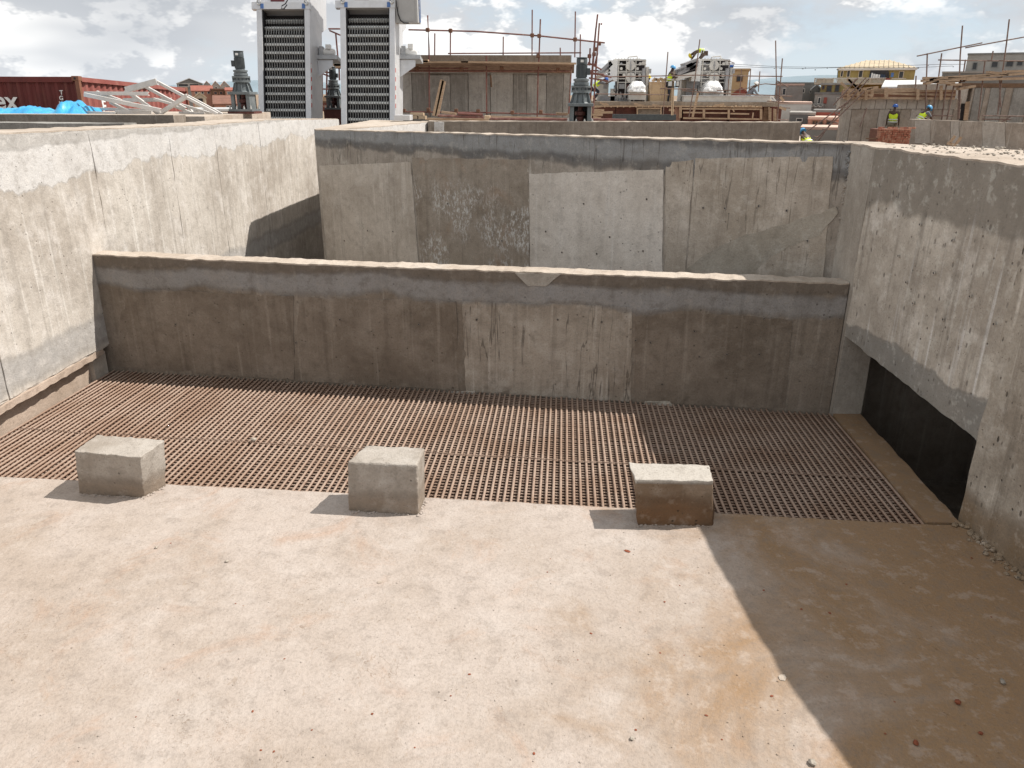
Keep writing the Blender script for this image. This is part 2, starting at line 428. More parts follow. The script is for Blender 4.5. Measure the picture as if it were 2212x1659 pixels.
def k_rebar():
    k = NT('dusty_rusty_rebar'); P = k.map(sc=(1, 1, 1))
    f = k.noise(1.3, 5, .65, P); g = k.noise(14, 4, .65, P)
    up = k.sepz(k.nrm)[2]
    c = k.mix(k.step(g, .35, .7), (.17, .085, .055), (.24, .13, .085))
    dust = k.mix(k.step(f, .4, .62), (.355, .27, .215), (.28, .195, .145))
    d = k.math('MULTIPLY', k.step(up, -.1, .55), k.step(k.math('ADD', k.math('MULTIPLY', f, .5), k.math('MULTIPLY', g, .6)), .3, .55, .35, .95))
    c = k.mix(d, c, dust)
    wv = k.n('ShaderNodeTexWave', wave_type='BANDS', bands_direction='DIAGONAL'); k.put(wv.inputs['Vector'], k.pos)
    wv.inputs['Scale'].default_value = 38; wv.inputs['Distortion'].default_value = .4
    return k.fin(c, .85, k.bump(wv.outputs['Fac'], .5, .004), spec=.2)
M['rebar'] = k_rebar()
def k_rebar2():
    k = NT('rusty_rebar_lower'); g = k.noise(14, 4, .65); f = k.noise(2.0, 4, .6)
    c = k.mix(k.step(g, .35, .7), (.22, .125, .09), (.33, .22, .165)); c = k.mix(k.step(f, .45, .65, 0, .7), c, (.38, .28, .22))
    wv = k.n('ShaderNodeTexWave', wave_type='BANDS', bands_direction='X'); k.put(wv.inputs['Vector'], k.pos)
    wv.inputs['Scale'].default_value = 26; wv.inputs['Distortion'].default_value = .6
    return k.fin(c, .85, k.bump(wv.outputs['Fac'], .8, .006), spec=.2)
M['rebar2'] = k_rebar2()
M['tube'] = plain('red_oxide_scaffold_tube', (.185, .075, .062), .6, .0, .35, 9, dirt=(.30, .20, .155))
M['tube_old'] = plain('worn_scaffold_tube', (.20, .13, .105), .7, .0, .35, 9, dirt=(.34, .27, .22))
M['coupler'] = plain('rusty_coupler', (.22, .115, .075), .7, .3, .4, 20)
M['wood'] = wood('weathered_plank', (.46, .34, .235), (.33, .225, .15))
M['wood_d'] = wood('dark_plank', (.20, .125, .08), (.125, .075, .048), 2)
M['wood_l'] = wood('pale_timber', (.60, .46, .32), (.45, .33, .22), 4)
M['ply'] = plain('red_film_plywood', (.145, .042, .026), .55, 0, .4, 2.5, dirt=(.19, .085, .055))
M['ply_p'] = plain('faded_plywood', (.30, .165, .115), .7, 0, .3, 2.5, dirt=(.24, .19, .16))
M['steel'] = plain('brushed_stainless', (.60, .605, .62), .42, .25, .12, 3, dirt=(.50, .50, .49), bump=.05)
M['steel_d'] = plain('dull_stainless', (.42, .43, .44), .5, .3, .2, 5)
M['rake'] = plain('rake_plastic_grey', (.60, .61, .59), .5, 0, .25, 8)
M['rake_d'] = plain('tooth_steel', (.26, .26, .255), .5, .2, .35, 12)
M['black'] = plain('black_rubber', (.018, .017, .020), .6, 0, .3, 10)
M['inner'] = plain('interior_shade', (.035, .032, .034), .7, 0, .4, 6)  # near-black colour standing for the shade inside openings and holes
M['chute'] = plain('chute_red_brown', (.30, .15, .10), .6, 0, .25, 4)
M['cabinet'] = plain('cabinet_grey', (.40, .40, .395), .45, 0, .12, 3, dirt=(.33, .32, .31))
M['sticker'] = plain('blue_sticker', (.07, .15, .36), .4, 0, .15, 9)
M['maroon'] = plain('maroon_plate', (.13, .018, .028), .4, 0, .15, 9)
M['white'] = plain('white_paint', (.78, .78, .76), .5, 0, .06, 5)
M['press'] = plain('press_white_paint', (.62, .60, .56), .5, 0, .15, 4, dirt=(.48, .44, .39))
M['press_g'] = plain('press_grey_paint', (.36, .36, .37), .5, .1, .2, 4)
M['belt'] = plain('press_dark_gap', (.055, .045, .048), .8, 0, .4, 5)
M['motor'] = plain('grey_blue_machine_paint', (.145, .165, .172), .45, .1, .25, 8, dirt=(.23, .24, .24))
M['motor_d'] = plain('motor_dark_paint', (.060, .072, .078), .45, .1, .25, 8)
M['coupling'] = plain('dark_red_primer', (.105, .035, .028), .6, 0, .3, 9)
M['bolt'] = plain('zinc_bolt', (.55, .55, .53), .4, .5, .15, 20)
M['crate'] = wood('crate_plywood', (.56, .41, .255), (.49, .35, .215), 7)
def k_film(name='white_plastic_film'):
    k = NT(name); f = k.noise(5, 6, .7, None, 1.2)
    c = k.mix(k.step(f, .4, .6), (.80, .80, .79), (.60, .60, .60))
    return k.fin(c, .25, k.bump(f, .9, .05), spec=.6)
M['film'] = k_film()
def k_tarp():
    k = NT('blue_tarpaulin'); f = k.noise(3, 5, .65, None, .8)
    c = k.mix(k.step(f, .4, .62), (.03, .27, .52), (.05, .37, .64))
    return k.fin(c, .4, k.bump(f, .7, .03), spec=.5)
M['tarp'] = k_tarp()
def k_cont(name, c, c2, dirt):
    k = NT(name); f = k.noise(1.3, 6, .65); g = k.noise(1.0, 5, .65, k.map(sc=(5, 5, .8)))
    cc = k.mix(k.step(f, .4, .65), c, c2); cc = k.mix(k.math('MULTIPLY', k.step(g, .55, .72), .6), cc, dirt)
    return k.fin(cc, .6, k.bump(k.noise(30, 4), .15, .004))
M['cont'] = k_cont('container_oxblood', (.135, .028, .024), (.105, .024, .021), (.17, .062, .042))
M['cont_side'] = k_cont('container_sunlit_tone', (.24, .072, .06), (.29, .105, .088), (.33, .165, .13))  # lit copy of the container red: sunlight put into the colour
M['cont_post'] = k_cont('container_rusty_post', (.16, .06, .04), (.22, .105, .065), (.26, .15, .09))
M['channel'] = plain('galvanised_channel', (.62, .60, .575), .5, .1, .15, 4, dirt=(.47, .43, .39))
M['brick'] = plain('fired_brick', (.36, .135, .085), .9, 0, .35, 14, dirt=(.40, .20, .135))
M['brick_b'] = plain('pale_fired_brick', (.43, .215, .145), .9, 0, .3, 14)
M['mortar'] = plain('brick_core', (.19, .085, .06), .95, 0, .3, 14)
M['skin'] = plain('brown_skin', (.075, .040, .026), .55, 0, .15, 20)
M['hivis'] = plain('hi_vis_yellow', (.62, .78, .03), .7, 0, .15, 12)
M['reflect'] = plain('silver_reflective', (.62, .64, .60), .5, 0, .1, 12)
M['orange'] = plain('orange_cloth', (.75, .17, .04), .8, 0, .2, 12)
M['khaki'] = plain('khaki_cloth', (.17, .145, .105), .9, 0, .3, 12)
M['navy'] = plain('dark_cloth', (.030, .032, .045), .9, 0, .3, 12)
M['greyc'] = plain('grey_cloth', (.16, .165, .18), .9, 0, .25, 12)
M['brownc'] = plain('brown_cloth', (.12, .085, .065), .9, 0, .3, 12)
M['helm_b'] = plain('blue_helmet', (.035, .12, .42), .35, 0, .08, 9)
M['helm_c'] = plain('light_blue_helmet', (.09, .33, .60), .35, 0, .08, 9)
M['helm_w'] = plain('white_helmet', (.78, .76, .72), .35, 0, .05, 9)
M['helm_y'] = plain('yellow_helmet', (.80, .66, .05), .35, 0, .05, 9)
M['glass'] = plain('dark_window', (.030, .032, .036), .25, 0, .3, 4, spec=.5)
M['ochre'] = plain('ochre_render', (.33, .255, .10), .9, 0, .25, 1.2, dirt=(.25, .17, .05))
M['cream'] = plain('cream_render', (.56, .47, .36), .9, 0, .15, 1.2, dirt=(.42, .34, .25))
M['tan'] = plain('tan_render', (.50, .36, .20), .9, 0, .12, .8, dirt=(.42, .29, .15))
M['greyr'] = plain('grey_block_render', (.20, .195, .185), .95, 0, .25, 1.0, dirt=(.145, .13, .115))
M['greyr2'] = plain('pale_grey_render', (.33, .31, .285), .95, 0, .2, 1.0, dirt=(.235, .205, .175))
M['pink'] = plain('pink_render', (.48, .25, .18), .9, 0, .2, 1.0, dirt=(.38, .19, .125))
M['redr'] = plain('brick_red_render', (.30, .085, .062), .9, 0, .25, 1.0)
M['whiter'] = plain('white_render', (.62, .58, .53), .9, 0, .12, 1.0, dirt=(.45, .40, .34))
M['roof_tan'] = plain('tan_metal_roof', (.50, .415, .29), .7, .1, .2, 1.0, dirt=(.36, .27, .17))
M['roof_grey'] = plain('pale_metal_roof', (.60, .61, .61), .5, .2, .15, 1.0)
M['roof_red'] = plain('red_tile_roof', (.30, .10, .07), .85, 0, .3, 2.0)
M['roof_brown'] = plain('brown_tile_roof', (.205, .10, .07), .9, 0, .3, 2.0)
M['roof_pink'] = plain('pale_pink_roof', (.60, .42, .34), .8, 0, .2, 1.0)
M['hill'] = plain('haze_blue_hill', (.20, .26, .30), 1.0, 0, .2, .004)  # distance haze put into the blue of the hill
M['wire'] = plain('wire_black', (.03, .03, .03), .7)
M['cloth_w'] = plain('white_laundry', (.65, .66, .68), .9, 0, .2, 6)
M['cloth_b'] = plain('dark_laundry', (.04, .06, .10), .9, 0, .2, 6)
M['lamp'] = plain('floodlight_glass', (.52, .53, .52), .2, 0, .1, 10, spec=.6)
M['leaf'] = plain('dry_red_leaf', (.22, .06, .025), .8, 0, .3, 40)

M['block_b'] = concrete('brown_block_concrete', (.27, .205, .15), (.19, .135, .092), (.36, .31, .26), 25, .2, .8, bands=((-.2, .24, .05, (.15, .085, .045), .85, .09), (.40, .6, .01, (.42, .39, .35), 1.0, .012)), light=.5, sm=2.2)

# ------------------------------------------------------------------ rough cast shapes
def rhexa(mb, c, n=(6, 6, 6), jit=.006, freq=9.0, edge_only=True):
    c = [Vector(p) for p in c]; nx, ny, nz = n; idx = {}
    def P(i, j, k):
        key = (i, j, k)
        if key in idx: return idx[key]
        x, y, z = i/nx, j/ny, k/nz
        b = (c[0]*(1-x)+c[1]*x)*(1-y)+(c[3]*(1-x)+c[2]*x)*y
        t = (c[4]*(1-x)+c[5]*x)*(1-y)+(c[7]*(1-x)+c[6]*x)*y
        p = b*(1-z)+t*z
        ex = (i in (0, nx))+(j in (0, ny))+(k in (0, nz))
        if ex >= 2 or not edge_only: p = p+noise.noise_vector(p*freq)*jit+noise.noise_vector(p*freq*3)*jit*.6
        idx[key] = len(mb.v); mb.v.append(p); return idx[key]
    for i in range(nx):
        for j in range(ny):
            mb.f.append((P(i,j,0), P(i,j+1,0), P(i+1,j+1,0), P(i+1,j,0))); mb.f.append((P(i,j,nz), P(i+1,j,nz), P(i+1,j+1,nz), P(i,j+1,nz)))
    for i in range(nx):
        for k in range(nz):
            mb.f.append((P(i,0,k), P(i+1,0,k), P(i+1,0,k+1), P(i,0,k+1))); mb.f.append((P(i,ny,k), P(i,ny,k+1), P(i+1,ny,k+1), P(i+1,ny,k)))
    for j in range(ny):
        for k in range(nz):
            mb.f.append((P(0,j,k), P(0,j,k+1), P(0,j+1,k+1), P(0,j+1,k))); mb.f.append((P(nx,j,k), P(nx,j+1,k), P(nx,j+1,k+1), P(nx,j,k+1)))
    return mb
def slab_on(p, q, quad, th, mt, parent, name='formwork_panel', n=(14, 1, 10), jit=.008, label=None):
    """a cast panel face standing slightly proud of the wall plane p-q; quad = four uv or world points, from bottom left"""
    c = [onv(*x, p, q) if len(x) == 2 else Vector(x) for x in quad]
    nv = Vector((q[1]-p[1], -(q[0]-p[0]), 0)).normalized()
    if nv.dot(ORG-c[0]) < 0: nv = -nv
    f = [x+nv*th for x in c]; b = [x-nv*.03 for x in c]
    mb = rhexa(MB(), [f[0], f[1], b[1], b[0], f[3], f[2], b[2], b[3]], n, jit, 6.0)
    o = mb.build(name, mt, parent)
    if label: o['label'] = label
    return o
def lump(mb, c, r, seed, flat=.6, n=2):
    c = Vector(c); t = (1+5**.5)/2
    vs = [Vector(x).normalized() for x in [(-1,t,0),(1,t,0),(-1,-t,0),(1,-t,0),(0,-1,t),(0,1,t),(0,-1,-t),(0,1,-t),(t,0,-1),(t,0,1),(-t,0,-1),(-t,0,1)]]
    fs = [(0,11,5),(0,5,1),(0,1,7),(0,7,10),(0,10,11),(1,5,9),(5,11,4),(11,10,2),(10,7,6),(7,1,8),(3,9,4),(3,4,2),(3,2,6),(3,6,8),(3,8,9),(4,9,5),(2,4,11),(6,2,10),(8,6,7),(9,8,1)]
    rn = random.Random(seed); sx, sy = rn.uniform(.75, 1.3), rn.uniform(.75, 1.3); a = rn.uniform(0, 6.3)
    out = []
    for v in vs:
        k = r*(1+.3*noise.noise(v*1.3+Vector((seed*1.7, 0, 0))))
        x, y = v.x*sx*k, v.y*sy*k
        out.append(c+Vector((x*math.cos(a)-y*math.sin(a), x*math.sin(a)+y*math.cos(a), v.z*k*flat+r*flat*.8)))
    mb.add(out, fs)
    return mb

# ------------------------------------------------------------------ ground, slab, pit
g = MB(); g.add([(-3000, -600, -3.2), (3000, -600, -3.2), (3000, 6000, -3.2), (-3000, 6000, -3.2)], [(0, 1, 2, 3)])
kind(g.build('ground', M['soil']), 'structure')
fl = MB(); fl.strip([(-6.6, 6.23, -6.6, -4.5, -.45, 0), (-5.2, 6.197, -5.2, -4.5, -.45, 0), (-2.45, 6.103, -2.45, -4.5, -.45, 0), (.848, 5.948, .848, -4.5, -.45, 0),
    (3.206, 5.833, 3.206, -4.5, -.45, 0), (3.53, 5.845, 3.53, -4.5, -.45, 0), (5.6, 5.845, 5.6, -4.5, -.45, 0)], seg=.07, nz=2, jit=.012, freq=9, jz=0.0)
kind(fl.build('floor', M['floor']), 'structure')
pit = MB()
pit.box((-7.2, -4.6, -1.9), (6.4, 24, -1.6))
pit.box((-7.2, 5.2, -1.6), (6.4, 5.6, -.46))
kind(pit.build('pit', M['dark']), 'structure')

# sill in the opening of the right wall
sill = MB().strip([(3.215, 5.86, 3.505, 5.86, -1.6, .012), (3.222, 8.26, 3.52, 8.26, -1.6, .012)], seg=.1, nz=2, jit=.012)
kind(sill.build('sill', M['floor']), 'structure')

# ------------------------------------------------------------------ weir wall
WP, WQ = Vector((-5.695, 9.187, 0)), Vector((3.198, 8.284, 0))
wd = (WQ-WP).normalized(); wn = Vector((wd.y, -wd.x, 0))       # towards the camera
weir = thing('weir_wall', 'low shaded concrete wall with pale dusty top crossing behind the rebar grating', 'wall', ((WP+WQ)/2+Vector((0, 0, -1.6))))
def wst(s, zt): 
    p = WP+wd*s; b = p-wn*.27
    return (p.x, p.y, b.x, b.y, -1.6, zt-.012)
L = (WQ-WP).length
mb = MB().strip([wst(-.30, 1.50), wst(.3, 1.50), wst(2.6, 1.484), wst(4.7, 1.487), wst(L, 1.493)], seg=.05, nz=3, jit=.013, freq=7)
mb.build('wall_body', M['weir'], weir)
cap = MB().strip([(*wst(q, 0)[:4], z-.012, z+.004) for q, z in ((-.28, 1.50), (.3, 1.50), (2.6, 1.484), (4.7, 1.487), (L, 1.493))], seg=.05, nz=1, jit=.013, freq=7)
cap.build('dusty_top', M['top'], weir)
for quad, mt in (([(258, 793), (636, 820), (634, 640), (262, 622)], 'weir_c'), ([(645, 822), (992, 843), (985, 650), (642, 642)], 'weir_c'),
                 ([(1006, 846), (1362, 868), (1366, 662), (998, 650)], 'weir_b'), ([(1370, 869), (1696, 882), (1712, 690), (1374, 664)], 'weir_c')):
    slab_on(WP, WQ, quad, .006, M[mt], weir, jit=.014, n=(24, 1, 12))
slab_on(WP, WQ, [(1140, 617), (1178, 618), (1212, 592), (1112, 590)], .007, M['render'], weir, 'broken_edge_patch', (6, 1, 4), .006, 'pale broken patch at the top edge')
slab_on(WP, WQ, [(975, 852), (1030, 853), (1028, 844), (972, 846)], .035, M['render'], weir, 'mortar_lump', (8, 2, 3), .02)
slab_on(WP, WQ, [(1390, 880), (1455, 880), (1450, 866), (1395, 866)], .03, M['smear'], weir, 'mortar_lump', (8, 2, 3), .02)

# ------------------------------------------------------------------ left wall
lw = thing('channel_wall', 'tall sunlit pale concrete wall along the left side of the tank', 'wall', (-6.1, 9, -1.6))
T = [(-4.5, 3.0), (8.0, 2.988), (9.7, 2.958), (13.3, 2.888), (16.05, 2.877), (21.2, 2.735)]
def lz(y):
    for (a, b), (c, d) in zip(T[:-1], T[1:]):
        if y <= c: return b+(d-b)*(y-a)/(c-a)
    return T[-1][1]
def lst(y, zb): return (-5.70, y, -6.5, y, zb, lz(y)-.012)
mb = MB().strip([lst(-4.5, 0), lst(6.2, 0)], seg=.5, nz=3, jit=.010, freq=5)
mb.strip([lst(6.2, .335), lst(8.0, .335), lst(9.262, .325)], seg=.05, nz=3, jit=.010, freq=5)
mb.strip([lst(9.262, -1.6)]+[lst(y, -1.6) for y in (9.7, 13.3, 16.05, 21.2)], seg=.1, nz=4, jit=.010, freq=5)
mb.build('wall_body', M['left'], lw)
cap = MB().strip([(-5.705, y, -6.495, y, lz(y)-.012, lz(y)+.004) for y in (-4.4, 6, 8.0, 9.7, 13.3, 16.05, 21.15)], seg=.1, nz=1, jit=.010, freq=5)
cap.build('dusty_top', M['top'], lw)
LP, LQ = (-5.70, 0, 0), (-5.70, 20, 0)
for y0, y1, z0, z1 in ((5.0, 7.24, .36, 2.5), (7.26, 9.565, .35, 2.5), (9.60, 11.62, -1.2, 2.35), (11.64, 13.25, -1.2, 2.35), (13.27, 15.3, -1.2, 2.4), (15.32, 18.25, -1.2, 2.4)):
    slab_on(LP, LQ, [(-5.7, y0, z0), (-5.7, y1, z0), (-5.7, y1, lz(y1)-.03), (-5.7, y0, lz(y0)-.03)], .009 if y1 < 9.6 else .005, M['left'], lw, jit=.012, n=(26, 1, 20))
lip = MB().strip([(-5.665, 5.0, -5.95, 5.0, .262, .334), (-5.668, 8, -5.95, 8, .262, .334), (-5.69, 9.05, -5.95, 9.05, .26, .325)], seg=.05, nz=1, jit=.014, freq=8)
lip.build('lip', M['recess'], lw)
rec = MB().strip([(-5.80, 5.0, -6.2, 5.0, -1.6, .30), (-5.80, 9.0, -6.2, 9.0, -1.6, .30)], seg=.3, nz=2, jit=.004)
rec.build('recess_face', M['recess'], lw)
rec2 = MB().strip([(-5.74, 8.86, -6.2, 8.86, -1.6, .27), (-5.74, 9.15, -6.2, 9.15, -1.6, .27)], seg=.05, nz=4, jit=.02)
rec2.build('rough_jamb', M['far_a'], lw)

# ------------------------------------------------------------------ far wall (screening wall behind the weir)
FR, FL = Vector((3.205, 8.86, 0)), Vector((-4.42, 14.66, 0))
fd = (FL-FR).normalized(); fn = Vector((-fd.y, fd.x, 0))
if fn.y > 0: fn = -fn
fw_ = thing('tank_wall', 'tall shaded concrete wall of mismatched formwork panels behind the low wall', 'wall', ((FR+FL)/2+Vector((0, 0, -1.6))))
FLN = (FL-FR).length
def fst(s, zt, th=.3):
    p = FR+fd*s; b = p-fn*th
    return (p.x, p.y, b.x, b.y, -1.6, zt-.014)
zt = lambda s: 2.9+(2.75-2.9)*s/FLN
MB().strip([fst(-.2, 2.9), fst(FLN*.5, zt(FLN*.5)), fst(FLN, zt(FLN))], seg=.07, nz=12, jit=.013, freq=5).build('wall_body', M['far'], fw_)
MB().strip([(*fst(s, 0)[:4], zt(s)-.014, zt(s)+.003) for s in (-.1, 3, 6, FLN-.02)], seg=.07, nz=1, jit=.013, freq=5).build('dusty_top', M['top'], fw_)
def dn(a, b, k=1.25): return (a[0]+(b[0]-a[0])*k, a[1]+(b[1]-a[1])*k)
for a, b, c, d, mt, th in (((690, 358), (888, 350), (905, 572), (707, 562), 'far_a', .010), ((890, 340), (1141, 345), (1144, 577), (909, 573), 'far_b', .004),
                           ((1144, 376), (1434, 366), (1431, 588), (1147, 580), 'far_c', .012), ((1439, 352), (1499, 345), (1480, 588), (1436, 588), 'far_d', .005), ((1503, 342), (1800, 338), (1778, 600), (1484, 590), 'far_d', .009)):
    slab_on(FR, FL, [dn(a, d), dn(b, c), b, a], th, M[mt], fw_, jit=.010, n=(22, 1, 14))
p1_ = [(1470, 592), (1508, 560), (1556, 532), (1612, 508), (1690, 486), (1760, 462), (1808, 448), (1812, 462), (1788, 486), (1772, 508), (1716, 528), (1660, 556), (1620, 600)]
pts = []
for a, b in zip(p1_, p1_[1:]+p1_[:1]):
    for i in range(4):
        u, v = a[0]+(b[0]-a[0])*i/4, a[1]+(b[1]-a[1])*i/4
        pts.append(onv(u+noise.noise((u*.05, v*.05, 0))*5, v+noise.noise((u*.05, v*.05, 4))*5, FR, FL)+fn*.0115)
MB().prism(pts, -fn*.02).build('cement_smear', M['smear'], fw_)

# ------------------------------------------------------------------ right wall with its opening
RW = [(3.2, 9.2), (3.2, 8.28), (3.356, 7.157), (3.50, 6.12), (3.53, 5.9), (3.60, 5.2), (3.71, 4.44), (3.90, 3.7), (4.16, 2.8), (4.6, 1.4), (5.3, -4.5)]
def rx(y):
    for (a, b), (c, d) in zip(RW[:-1], RW[1:]):
        if y >= d: return a+(c-a)*(b-y)/(b-d)
    return RW[-1][0]
rw = thing('opening_wall', 'stained shaded concrete wall on the right with a low dark opening', 'wall', (3.6, 6, -1.6))
def rst(y, zb, zt=2.9, th=.32): return (rx(y), y, rx(y)+th, y, zb, zt-.012)
mb = MB().strip([rst(9.2, -1.6), rst(8.9, -1.6), rst(8.215, -1.6)], seg=.06, nz=12, jit=.014, freq=6)
mb.build('wall_body', M['render'], rw)
mb = MB().strip([rst(8.215, .936), rst(8.1, .925), rst(7.4, .865), rst(6.6, .79), rst(5.945, .742)], seg=.05, nz=12, jit=.014, freq=6)
mb.build('lintel', M['right'], rw)
mb = MB().strip([rst(y, -.2) for y in (5.945, 5.2, 4.44, 3.7, 2.8, 1.4, -4.5)], seg=.06, nz=14, jit=.014, freq=6)
mb.build('wall_body', M['right_near'], rw)
MB().strip([(rx(y), y, rx(y)+.34, y, 2.888, 2.906) for y in (9.15, 8.28, 7.157, 6.12, 5.2, 4.44, 3.7, 2.8, 1.4, -4.4)], seg=.06, nz=1, jit=.014, freq=6).build('dusty_top', M['top'], rw)
# jagged honeycombed joint in the corner
mb = MB()
for i in range(90):
    t = i/89; p = onv(1836-31*t+random.uniform(-4, 4), 330+272*t, FR, FL)+fn*random.uniform(.0, .02)
    lump(mb, p-Vector((0, 0, .01)), random.uniform(.012, .026), i, .9)
kind(mb.build('honeycomb_joint', M['far'], rw), 'stuff')
# deck beyond the right wall, level with its top
dk = MB()
pl = [(rx(-4)+.34, -4), (9, -4), (8.4, 3), (6.2, 6.0), (4.479, 7.902), (4.19, 8.294), (3.77, 8.717), (3.55, 8.93), (3.54, 8.2), (rx(7.157)+.34, 7.157), (rx(6.12)+.34, 6.12), (rx(5.2)+.34, 5.2), (rx(3.7)+.34, 3.7), (rx(1.4)+.34, 1.4)]
dk.prism([(x, y, 2.66) for x, y in pl], (0, 0, .243))
kind(dk.build('deck', M['top']), 'structure')
ch = MB(); ch.box((5.3, 5.2, -1.6), (5.6, 9.1, 2.655)); ch.box((3.54, 9.0, -1.6), (5.3, 9.25, 2.655)); ch.box((3.9, 5.0, -1.6), (5.3, 5.2, 2.655)); ch.box((3.53, 5.2, -1.6), (5.3, 9.0, -1.2))  # channel sides, with unseen end walls added to keep light out
ch.box((3.56, 5.2, 2.3), (5.29, 8.99, 2.64)); kind(ch.build('channel_with_sun_block', M['rwall']), 'structure')  # unseen roof block added to stop sun leaking through the opening
mb = MB(); rn = random.Random(5)
for i in range(700):
    s = rn.random(); y = 8.6-3.9*s; x = rx(y)+.1+rn.random()**.8*(1.0+2.4*s)
    if y > 8.3-(x-4.2)*1.0+.3 and x > 3.9: continue
    lump(mb, (x, y, 2.905), rn.choice((.005, .007, .009, .012, .018)), i, .5)
kind(mb.build('rubble', M['rubble']), 'stuff')

def tie_hole(u, v, p, q, parent, r, mt='inner'):
    c = onv(u, v, p, q); nv = Vector((q[1]-p[1], -(q[0]-p[0]), 0)).normalized()
    if nv.dot(ORG-c) < 0: nv = -nv
    x = Vector((nv.y, -nv.x, 0)); mb = MB(); n = 9
    for k, (rr, dd) in enumerate(((1.5, .012), (1.25, .018), (.85, .016), (.7, .014))):
        for i in range(n):
            a = 2*math.pi*i/n; j = 1+.28*noise.noise((u*.3+math.cos(a)*1.5, v*.3+math.sin(a)*1.5, k*.4))
            mb.v.append(c+nv*dd+(x*math.cos(a)+Vector((0, 0, 1))*math.sin(a))*r*rr*j)
    for k in range(3):
        for i in range(n): mb.f.append((k*n+i, k*n+(i+1) % n, (k+1)*n+(i+1) % n, (k+1)*n+i))
    o = mb.build('tie_hole', M['far'] if parent is fw_ else M['weir'] if parent is weir else M['right'], parent)
    pl_ = MB(); pl_.add([c+nv*.0155+(x*math.cos(2*math.pi*i/n)+Vector((0, 0, 1))*math.sin(2*math.pi*i/n))*r*.86 for i in range(n)], [tuple(range(n))])
    pl_.build('hole', M['inner'], o)  # dark disc painted for the shade in the hole
for u, v in ((1567, 450), (1262, 440), (1398, 430), (1215, 545), (1290, 548), (1390, 542), (1318, 512), (1180, 500), (1520, 449), (1640, 445), (1700, 455), (1085, 520), (968, 440), (795, 498), (850, 500), (745, 520), (1745, 520)): tie_hole(u, v, FR, FL, fw_, .012)
for u, v in ((735, 690), (1030, 690), (1205, 690), (1300, 695), (1373, 735), (1500, 715), (1405, 740), (1650, 688), (1430, 830), (640, 740), (905, 700), (1640, 765), (1510, 770), (380, 700), (1570, 765)): tie_hole(u, v, WP, WQ, weir, .010)
for u, v in ((1943, 553), (2020, 590), (2098, 640), (1975, 655), (2060, 520), (1990, 485), (1960, 610), (2150, 700), (2040, 690)): tie_hole(u, v, (3.2, 8.28, 0), (3.51, 6.0, 0), rw, .011)

# ------------------------------------------------------------------ rebar grating
gr = thing('rebar_grating', 'rusty dust-covered grating of long steel reinforcing bars over the pit', 'grating', (-1.2, 7.4, -.05))
unit = MB().tube([(0, t/10, 0) for t in range(11)], .0130, 8)
ub = bpy.data.meshes.new('bar'); ub.from_pydata(unit.v, [], unit.f); ub.materials.append(M['rebar'])
for p in ub.polygons: p.use_smooth = len(p.vertices) == 4
unit = MB().tube([(t/24, 0, 0) for t in range(25)], .0102, 8)
uc = bpy.data.meshes.new('cross_bar'); uc.from_pydata(unit.v, [], unit.f); uc.materials.append(M['rebar'])
for p in uc.polygons: p.use_smooth = len(p.vertices) == 4
NB = 144
rn = random.Random(11)
for i in range(NB):
    t = i/(NB-1)
    xa = -5.775+(3.195+5.775)*t+rn.uniform(-.004, .004); xb = -5.675+(3.195+5.675)*t+rn.uniform(-.005, .005)
    ya = 6.19-(6.19-5.83)*(xa+5.2)/8.4+.012; yb = 9.187-(9.187-8.284)*(xb+5.695)/8.893-.004
    o = bpy.data.objects.new('bar', ub); col.objects.link(o)
    z = -.018+rn.uniform(-.004, .003)
    place(o, (xa, ya, z), gr)
    Lb = math.hypot(xb-xa, yb-ya)-rn.uniform(0, .03); o.scale = (1, Lb, 1); o.rotation_euler = (0, 0, -math.atan2(xb-xa, yb-ya))
NC = 49
for i in range(NC):
    t = i/(NC-1)
    yl = 6.25+(9.13-6.25)*t; yr = 5.87+(8.25-5.87)*t
    if i in (17, 18): yl += .012; yr += .012
    o = bpy.data.objects.new('cross_bar', uc); col.objects.link(o)
    place(o, (-5.76, yl+rn.uniform(-.003, .003), -.0415+rn.uniform(-.002, .002)), gr)
    Lc = math.hypot(8.96, yl-yr); o.scale = (Lc, 1, 1); o.rotation_euler = (0, 0, -math.asin((yl-yr)/Lc))
tw = MB().tube([(-5.7+8.9*i/60, 7.28-.62*i/60+.012*math.sin(i*.9), .0005+.003*math.sin(i*2.3)) for i in range(61)], .004, 5)
tw.build('tie_rod', M['rebar'], gr, True)

# ------------------------------------------------------------------ three blocks on the slab edge
def block(label, bot, top, z, bev, mt='block'):
    b = [atz(*p, 0) for p in bot]; b.append(b[0]+(b[2]-b[1])*1.02)
    t = [atz(*p, z) for p in top]
    c = [Vector((p.x, p.y, -.012)) for p in b]+t
    o = rhexa(MB(), c, (16, 12, 12), .011, 13).build('concrete_block', M[mt], None, False, bev)
    return tag(o, label, 'block', 'cast blocks on the slab edge')
block('leftmost of the three concrete blocks on the slab edge, over the sunlit grating', [(170, 1067), (310, 1075), (358, 1050)], [(160, 975), (303, 988), (356, 950), (210, 939)], .43, .008)
block('middle concrete block on the slab edge, with rounded pale top edges', [(752, 1103), (905, 1113), (918, 1077)], [(750, 997), (900, 1005), (918, 967), (790, 961)], .465, .02)
block('rightmost concrete block, browner front face, at the edge of the wall shadow', [(1376, 1134), (1540, 1136), (1545, 1102)], [(1372, 1036), (1540, 1038), (1531, 1004), (1358, 999)], .43, .008, 'block_b')

